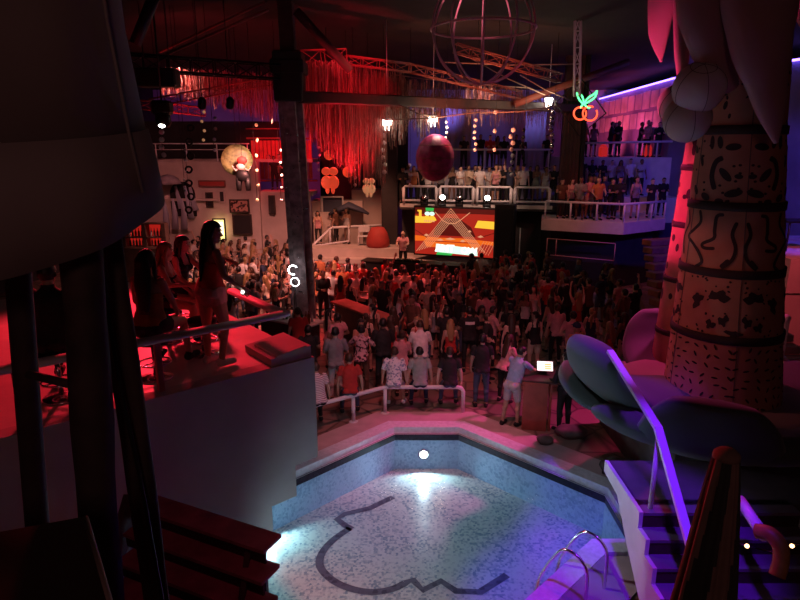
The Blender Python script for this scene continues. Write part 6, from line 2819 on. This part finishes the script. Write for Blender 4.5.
# ------------------------------------------------------------------ the crowd
placed = [V((o.location.x, o.location.y, 0)) for o in bpy.data.objects if o.name.startswith('person') and o.parent is None]
AVOID = [(-2.95, 17.5, .75), (-.6, 16.9, .8), (2.95, 11.8, 1.0)]
SEGS = [((-1.95, 18.4), (-.25, 16.2), .62), ((-4.0, 17.0), (-2.3, 15.9), .72), ((-7.6, 25.0), (-4.6, 24.6), .62), ((-1.6, 26.2), (2.6, 24.8), .85)]


def seg_d(p, a, b):
    a, b = V((*a, 0)), V((*b, 0))
    t = max(0, min(1, (p - a).dot(b - a) / (b - a).length_squared))
    return (p - a - (b - a) * t).length


def free(p, sp):
    if any((p - q).length < sp for q in placed):
        return False
    if any(math.hypot(p.x - x, p.y - y) < r for x, y, r in AVOID):
        return False
    if any(seg_d(p, a, b) < r for a, b, r in SEGS):
        return False
    return True


def inside(p, poly_):
    c = False
    n = len(poly_)
    for i in range(n):
        a, b = poly_[i], poly_[(i + 1) % n]
        if (a[1] > p.y) != (b[1] > p.y) and p.x < (b[0] - a[0]) * (p.y - a[1]) / (b[1] - a[1]) + a[0]:
            c = not c
    return c


ZONES = [  # polygon, count, spacing, tops, where, colour bias
    ([(-10.5, 28.5), (-8.6, 21.5), (-5.9, 16.6), (-3.4, 16.9), (-4.6, 25.0), (-5.2, 29.2)], 98, .56, ['white', 'black', 'black', 'white', 'black', 'cream', 'black', 'grey', 'dark blue', 'white'], 'left of the column', 'crowd left of the column'),
    ([(-3.4, 19.4), (-4.6, 23.6), (-1.8, 22.6), (1.4, 21.6), (1.0, 18.2), (-.4, 17.4), (-2.2, 19.6)], 58, .52, ['white', 'pink', 'red', 'black', 'cream', 'black', 'white', 'orange'], 'right of the column', 'crowd between column and screen'),
    ([(-3.0, 14.3), (3.6, 14.3), (3.2, 18.5), (1.0, 18.2), (-.2, 16.0), (-2.6, 15.3)], 30, .62, ['black', 'black', 'grey', 'pink', 'brown', 'black', 'red'], 'middle of crowd', 'crowd in the middle of the floor'),
    ([(1.0, 18.2), (3.4, 17.2), (6.0, 18.5), (5.9, 24.6), (3.4, 24.2), (1.4, 21.8)], 50, .62, ['black', 'pink', 'black', 'red', 'dark blue', 'black', 'brown', 'white'], 'in front of screen', 'crowd in front of the screen'),
    ([(3.4, 13.6), (5.2, 13.6), (7.4, 17.5), (7.6, 21.8), (6.1, 22.6), (6.0, 18.5), (3.5, 17.0)], 22, .9, ['black', 'pink', 'brown', 'black', 'red', 'dark blue'], 'right dance floor', 'people on the right of the floor'),
]
for poly_, cnt, sp, tops, where, grp in ZONES:
    xs = [p[0] for p in poly_]
    ys = [p[1] for p in poly_]
    made = 0
    for _ in range(20000):
        if made >= cnt:
            break
        p = V((rng.uniform(min(xs), max(xs)), rng.uniform(min(ys), max(ys)), 0))
        if not inside(p, poly_) or not free(p, sp):
            continue
        placed.append(p)
        made += 1
        k = rng.choice(MEN + MEN + WOMEN) if rng.random() < .6 else rng.choice(WOMEN)
        if k in (2, 5) and rng.random() < .75:
            k = rng.choice([0, 1, 3]) if k == 2 else rng.choice([4, 6, 8])
        face = math.atan2(-(2.0 - p.x), 27 - p.y) + rng.gauss(0, .55)
        if rng.random() < .16:
            face += math.pi * rng.uniform(.6, 1.3)
        bt_ = rng.choice(['black', 'denim', 'black', 'dark blue', 'cream' if k in WOMEN else 'grey'])
        sc_ = rng.uniform(.97, 1.06) if k in MEN else rng.uniform(.91, .98)
        crowd_person(p, face, k, rng.choice(tops), bt_, rng.choice(['hair_black', 'hair_brown', 'hair_black'] if k in MEN else HAIRS), rng.choice(SKINS), where, grp, sc_)

# people along the balconies: (pixel column, distance, floor, variety)
def row(specs, floor, where, grp, sp=None):
    for i_, (px, y, k, top, bot, hair, rz) in enumerate(specs):
        y += .42 * (i_ % 2)
        x = (px - 400) / 600.0 * (y * CP + (CAM_H - floor - 1.2) * SP)
        p = V((x, y, floor))
        crowd_person(p, rz, k, top, bot, hair, rng.choice(SKINS), where, grp, rng.uniform(.96, 1.04))


F = math.pi
row([(403, 28.6, 3, 'black', 'black', 'hair_black', F), (408, 28.9, 0, 'white', 'black', 'hair_black', F + .4), (414, 28.8, 8, 'orange', 'black', 'hair_blond', F), (421, 29.0, 1, 'black', 'black', 'hair_black', F - .3),
     (428, 29.3, 0, 'white', 'black', 'hair_black', F), (452, 28.6, 4, 'black', 'black', 'hair_brown', F), (460, 28.7, 0, 'white', 'black', 'hair_black', F + .6), (469, 28.5, 3, 'cream', 'black', 'hair_black', F - .5),
     (480, 28.5, 1, 'white', 'cream', 'hair_black', F + .2), (489, 28.4, 7, 'light grey', 'grey', 'hair_brown', F), (496, 28.3, 6, 'pink', 'black', 'hair_black', F - .4), (504, 28.5, 0, 'black', 'black', 'hair_black', F + .3),
     (510, 28.3, 2, 'dark blue', 'black', 'hair_black', F), (517, 28.2, 8, 'cream', 'cream', 'hair_blond', F), (523, 28.0, 0, 'white', 'black', 'hair_black', F), (536, 28.0, 4, 'grey green', 'grey', 'hair_brown', F + .2),
     (546, 28.1, 6, 'light grey', 'cream', 'hair_black', F - .2), (554, 27.9, 3, 'black', 'black', 'hair_black', F), (441, 29.6, 1, 'grey', 'black', 'hair_black', F), (475, 29.6, 0, 'black', 'black', 'hair_black', F),
     (500, 29.6, 7, 'white', 'black', 'hair_black', F), (530, 29.4, 0, 'black', 'black', 'hair_black', F)], 3.27, 'on centre balcony', 'people on the centre balcony')
row([(464, 32.0, 0, 'black', 'black', 'hair_black', F), (481, 32.0, 1, 'black', 'black', 'hair_black', F + .4), (490, 32.2, 3, 'red', 'black', 'hair_black', F), (504, 32.0, 7, 'black', 'black', 'hair_black', F - .3),
     (516, 32.1, 0, 'dark blue', 'black', 'hair_black', F), (522, 32.4, 3, 'black', 'black', 'hair_black', F), (548, 32.0, 1, 'black', 'black', 'hair_black', F), (497, 32.6, 4, 'black', 'black', 'hair_black', F + .3)],
    4.71, 'on upper tier', 'people on the blue lit upper tier')
row([(562, 25.7, 0, 'brown', 'black', 'hair_black', F), (571, 25.5, 8, 'pink', 'black', 'hair_brown', F + .3), (581, 25.2, 3, 'grey', 'brown', 'hair_black', F - .4), (590, 25.1, 7, 'pink', 'cream', 'hair_brown', F + .3),
     (599, 25.0, 1, 'orange', 'black', 'hair_black', F), (612, 25.0, 0, 'black', 'black', 'hair_black', F + .5), (620, 25.2, 3, 'black', 'black', 'hair_black', F - .3), (636, 25.3, 6, 'grey', 'black', 'hair_black', F),
     (652, 26.0, 0, 'black', 'black', 'hair_black', F), (663, 26.4, 3, 'black', 'black', 'hair_black', F), (594, 26.5, 0, 'black', 'black', 'hair_black', F), (604, 26.8, 2, 'dark blue', 'black', 'hair_black', F)], BF,
    'on right balcony', 'people on the right balcony')
row([(582, 30.2, 0, 'black', 'black', 'hair_black', F), (592, 30.0, 7, 'black', 'black', 'hair_black', F - .3), (602, 30.2, 3, 'black', 'black', 'hair_black', F + .3), (612, 29.8, 0, 'light grey', 'black', 'hair_black', F), (620, 29.9, 8, 'grey', 'black', 'hair_black', F),
     (631, 29.6, 1, 'white', 'black', 'hair_black', F), (641, 29.6, 0, 'light grey', 'black', 'hair_black', F + .2)], 3.55, 'on middle tier', 'people on the middle tier at the right')
row([(585, 31.8, 8, 'orange', 'black', 'hair_black', F), (594, 31.8, 6, 'grey', 'black', 'hair_black', F), (611, 31.5, 3, 'black', 'black', 'hair_black', F + 1.2), (615, 31.7, 4, 'red', 'red', 'hair_brown', F), (619, 31.5, 0, 'black', 'black', 'hair_black', F - 1.2),
     (641, 31.2, 0, 'black', 'black', 'hair_black', F + 1.0), (648, 31.2, 6, 'pink', 'black', 'hair_black', F - 1), (651, 31.0, 1, 'grey', 'cream', 'hair_black', F), (659, 30.5, 3, 'black', 'dark blue', 'hair_black', F)], 5.35,
    'upper right terrace', 'people on the upper right terrace')
row([(274, 31.2, 0, 'black', 'black', 'hair_black', F), (279, 31.2, 3, 'light grey', 'black', 'hair_black', F + .3), (284, 31.3, 7, 'black', 'black', 'hair_black', F)], 3.72, 'before red slats', 'people in front of the red slatted wall')
row([(318, 29.2, 8, 'pink', 'black', 'hair_black', F), (336, 29.1, 0, 'brown', 'black', 'hair_black', 1.2), (347, 29.5, 4, 'light grey', 'cream', 'hair_black', F - .6)], 1.2, 'on stage steps', 'people on the stage steps')
m_ = MB()
m_.prism([V((-7.1, 30.6, 3.5)), V((-4.3, 29.9, 3.5)), V((-4.3, 31.6, 3.5)), V((-7.1, 31.9, 3.5))], (0, 0, .2))
struct(m_, 'floor_red_stage', 'facade')
# pale stepped volumes left behind the stage
m_ = MB()
m_.box((-3.2, 31.5, 1.6), (2.6, 1.6, 3.2))
m_.box((-1.4, 32.2, 1.9), (2.2, 1.6, 3.6))
m_.box((-3.9, 30.6, .9), (.9, .7, 3.5))
struct(m_, 'wall_stage_left', 'facade', 'pale stepped walls behind the stage steps')
root = thing('pale_window_frame', (-3.0, 30.6, 3.2), 'pale rounded frame with dark panes above the stepped walls', 'window')
q = MB()
a, b = PY(321, 197, 30.6), PY(343, 216, 30.6)
q.tube([V((a.x, 30.6, b.z)), V((a.x, 30.6, a.z)), V((b.x, 30.6, a.z)), V((b.x, 30.6, b.z))], .06, 8)
q.tube([V(((a.x + b.x) / 2 - .5, 30.6, b.z)), V(((a.x + b.x) / 2 - .5, 30.6, a.z))], .05, 8)
q.build('frame', 'white_paint', root)
q = MB()
q.bbox(((a.x + b.x) / 2, 30.7, (a.z + b.z) / 2), (b.x - a.x, .04, a.z - b.z), 0, .01)
q.build('pane', 'tent_blue', root)
q = MB()
c = PY(349, 214, 30.3)
q.loft([c + V((-1.0, 0, 0)), c + V((-.6, 0, .18)), c + V((0, 0, .42)), c + V((.6, 0, .2)), c + V((1.0, 0, 0))], [.3, .5, .6, .5, .3], [.05, .12, .2, .12, .05], (0, 1, 0), 12)
tag(q.build('tent_roof', 'tent_blue'), 'dark low tent roof behind the stage steps', 'tent')

m_ = MB()
m_.box((-2.0, 34.2, 6.3), (4.9, .2, 6.5))  # backdrop added to keep the blue lit back wall out of view
struct(m_, 'wall_backdrop', 'dark_wall', 'dark backdrop wall added to hide the blue lit back wall')
# bright ring lights held near the column
for (px, py, r, lb) in ((293, 270, .13, 'bright white ring light left of the column, upper of two'), (295, 282, .12, 'thin white ring light left of the column, lower of two')):
    c = PY(px, py, 16.8)
    q = MB()
    q.tube([c + V((r * math.cos(t), 0, r * math.sin(t))) for t in np.linspace(.6 if r > .125 else 0, (5.0 if r > .125 else 6.28), 24)], .016 if r > .125 else .007, 8)
    rl = tag(q.build('ring_light', 'phone_light'), lb, 'light')
    q = MB()
    q.tube([V((c.x, c.y + .03, 0)), V((c.x, c.y + .03, c.z - r))], .012, 6)
    q.build('stand', 'black_metal', rl)
# ------------------------------------------------------------------ light of the place, with added fill lamps
RED = (1, .022, .045)
PINK = (1, .10, .14)
WARM = (1, .34, .28)
MAG = (1, .04, .22)
PUR = (.28, .03, 1)
BLU = (.12, .06, 1)
K = 1.0
lamp('SPOT', 'red_wash', (-5.6, 13.6, 6.3), RED, 2700, (-3.4, 7.2, 3.0), .3, 62)          # terrace
lamp('SPOT', 'red_wash', (-1.5, 24, 9.0), (1, .07, .07), 6200, (-1.0, 18.8, 0), .3, 50)              # crowd middle
lamp('SPOT', 'warm_wash', (-3.9, 18.6, 6.6), WARM, 2700, (-6.1, 23.2, 0), .3, 84)             # crowd left
lamp('SPOT', 'facade_wash', (-7, 20, 8.5), (1, .30, .27), 1700, (-10, 30, 2.5), .3, 62)
lamp('SPOT', 'red_wash', (-5.2, 28, 8.6), RED, 1100, (-6, 32, 5.2), .3, 60)                 # slatted wall
lamp('SPOT', 'string_wash', (-.9, 18.3, 4.4), RED, 900, (-2.4, 20, 8), .2, 80)          # strings from below
lamp('SPOT', 'string_wash', (-6.5, 18.2, 4.8), RED, 480, (-6.0, 21, 7.6), .2, 85)
lamp('SPOT', 'string_wash', (2.5, 18.0, 5.4), (1, .25, .12), 700, (2.6, 22, 8.4), .2, 80)
lamp('SPOT', 'stage_wash', (-1.5, 24.5, 8.8), (1, .36, .22), 2100, (-2.0, 28.6, 1.0), .3, 50)
lamp('SPOT', 'balcony_wash', (3.0, 23.0, 8.8), (1, .52, .38), 2000, (3.2, 28.6, 3.3), .3, 42)
lamp('SPOT', 'balcony_wash', (7.5, 20.0, 8.5), (1, .13, .14), 480, (8.8, 25, 3.0), .3, 45)
lamp('SPOT', 'blue_wash', (2.4, 34.5, 8.9), (.26, .18, .9), 500, (2.8, 41.5, 6.5), .3, 60)
lamp('SPOT', 'blue_wash', (7.4, 34.5, 8.9), (.26, .2, .8), 280, (7.8, 41.5, 6.5), .3, 80)
lamp('SPOT', 'blue_wash', (10.5, 27.5, 9.0), BLU, 80, (11.8, 31.5, 4.5), .3, 60)
lamp('SPOT', 'purple_wash', (-9, 33, 9.2), (.5, .10, .6), 420, (-9, 41.5, 6.5), .3, 110)
lamp('SPOT', 'magenta_wash', (10.2, 37.5, 6.0), (1, .10, .22), 600, (13.2, 38.5, 7.6), .3, 110)
lamp('SPOT', 'magenta_wash', (10.8, 33.5, 6.0), (1, .10, .30), 380, (13.2, 33.5, 7.6), .3, 110)
lamp('SPOT', 'floor_wash', (4.0, 10, 9.2), PINK, 700, (2.6, 15.5, 0), .3, 60)
lamp('SPOT', 'floor_wash', (.5, 8.5, 9.2), (1, .24, .27), 900, (.2, 13.2, 0), .3, 42)
lamp('SPOT', 'magenta_wash', (7.4, 12.4, 7.8), (1, .05, .38), 2200, (2.7, 11.0, 0), .3, 36)
lamp('SPOT', 'magenta_wash', (4.2, 14.0, 7.5), MAG, 1000, (5.1, 10.4, 3.4), .2, 48)        # flower and pink trunk
lamp('SPOT', 'purple_wash', (2.5, 7.9, 6.6), PUR, 850, (3.35, 8.5, 2.2), .15, 32)            # petals
lamp('SPOT', 'purple_wash', (2.0, 4.4, 6.6), (.17, .01, 1), 1500, (2.85, 6.7, .2), .15, 34)
lamp('SPOT', 'stringer_fill', (-1.0, 7.75, 2.75), (.88, .84, 1), 200, (3.0, 7.2, .8), .1, 30)             # added lamp, brightens the pale stringer and right pool wall
lamp('SPOT', 'blue_wash', (12.5, 14.0, 8.5), BLU, 1700, (13.2, 20.5, 4.0), .3, 60)
lamp('SPOT', 'pink_wash', (10.0, 12.5, 7.5), PINK, 1000, (12.2, 17, 2.2), .3, 40)
lamp('SPOT', 'crown_wash', (2.2, 9.7, 5.2), MAG, 420, (4.1, 9.5, 7.1), .15, 34)
lamp('SPOT', 'magenta_wash', (2.7, 10.7, 4.6), MAG, 330, (5.3, 10.9, 4.7), .15, 52)
lamp('SPOT', 'string_wash', (-.5, 17.4, 8.8), RED, 420, (-2.1, 20, 8.0), .2, 75)
lamp('SPOT', 'pool_fill', (.8, 6.2, 5.6), (.72, .78, 1), 150, (.8, 11.2, 0), .1, 66)  # added fill for the coping and the backs of the rail sitters
lamp('SPOT', 'trunk_wash', (-.8, 8.8, 5.6), (1, .24, .20), 200, (5.2, 9.3, 3.0), .15, 30)
lamp('SPOT', 'steps_fill', (-.3, 3.0, 5.2), (1, .14, .26), 17, (-1.9, 4.6, 2.0), .1, 44)  # added fill, lifts the dark treads of the wooden steps
lamp('SPOT', 'dj_fill', (.6, 24.4, 6.5), (1, .34, .24), 420, (.15, 26.8, 1.6), .1, 26)  # added fill on the dj, besides the screen glow
lamp('SPOT', 'globe_fill', (.8, 11.0, 8.6), (1, .25, .35), 320, (1.9, 14, 9.0), .2, 50)  # added pink fill that brightens the hoops
lamp('POINT', 'front_fill', (.3, -3.6, 7.4), (1, .44, .40), 95, None, .5)  # unseen fill added behind the camera for the near surfaces
lamp('POINT', 'lamp_glow', tuple(PY(440, 125, 19.8)), (1, .8, .55), 50, None, .2)
lamp('POINT', 'lamp_glow', tuple(PY(549, 104, 22.2)), (1, .75, .5), 50, None, .2)
w = bpy.data.worlds.new('night')
sc.world = w
w.use_nodes = True
w.node_tree.nodes['Background'].inputs['Color'].default_value = (.30, .10, .14, 1)
w.node_tree.nodes['Background'].inputs['Strength'].default_value = .02
sc.view_settings.view_transform = 'Standard'
sc.view_settings.look = 'None'
sc.view_settings.gamma = 1
sc.view_settings.use_curve_mapping = False
sc.view_settings.exposure = 0.0
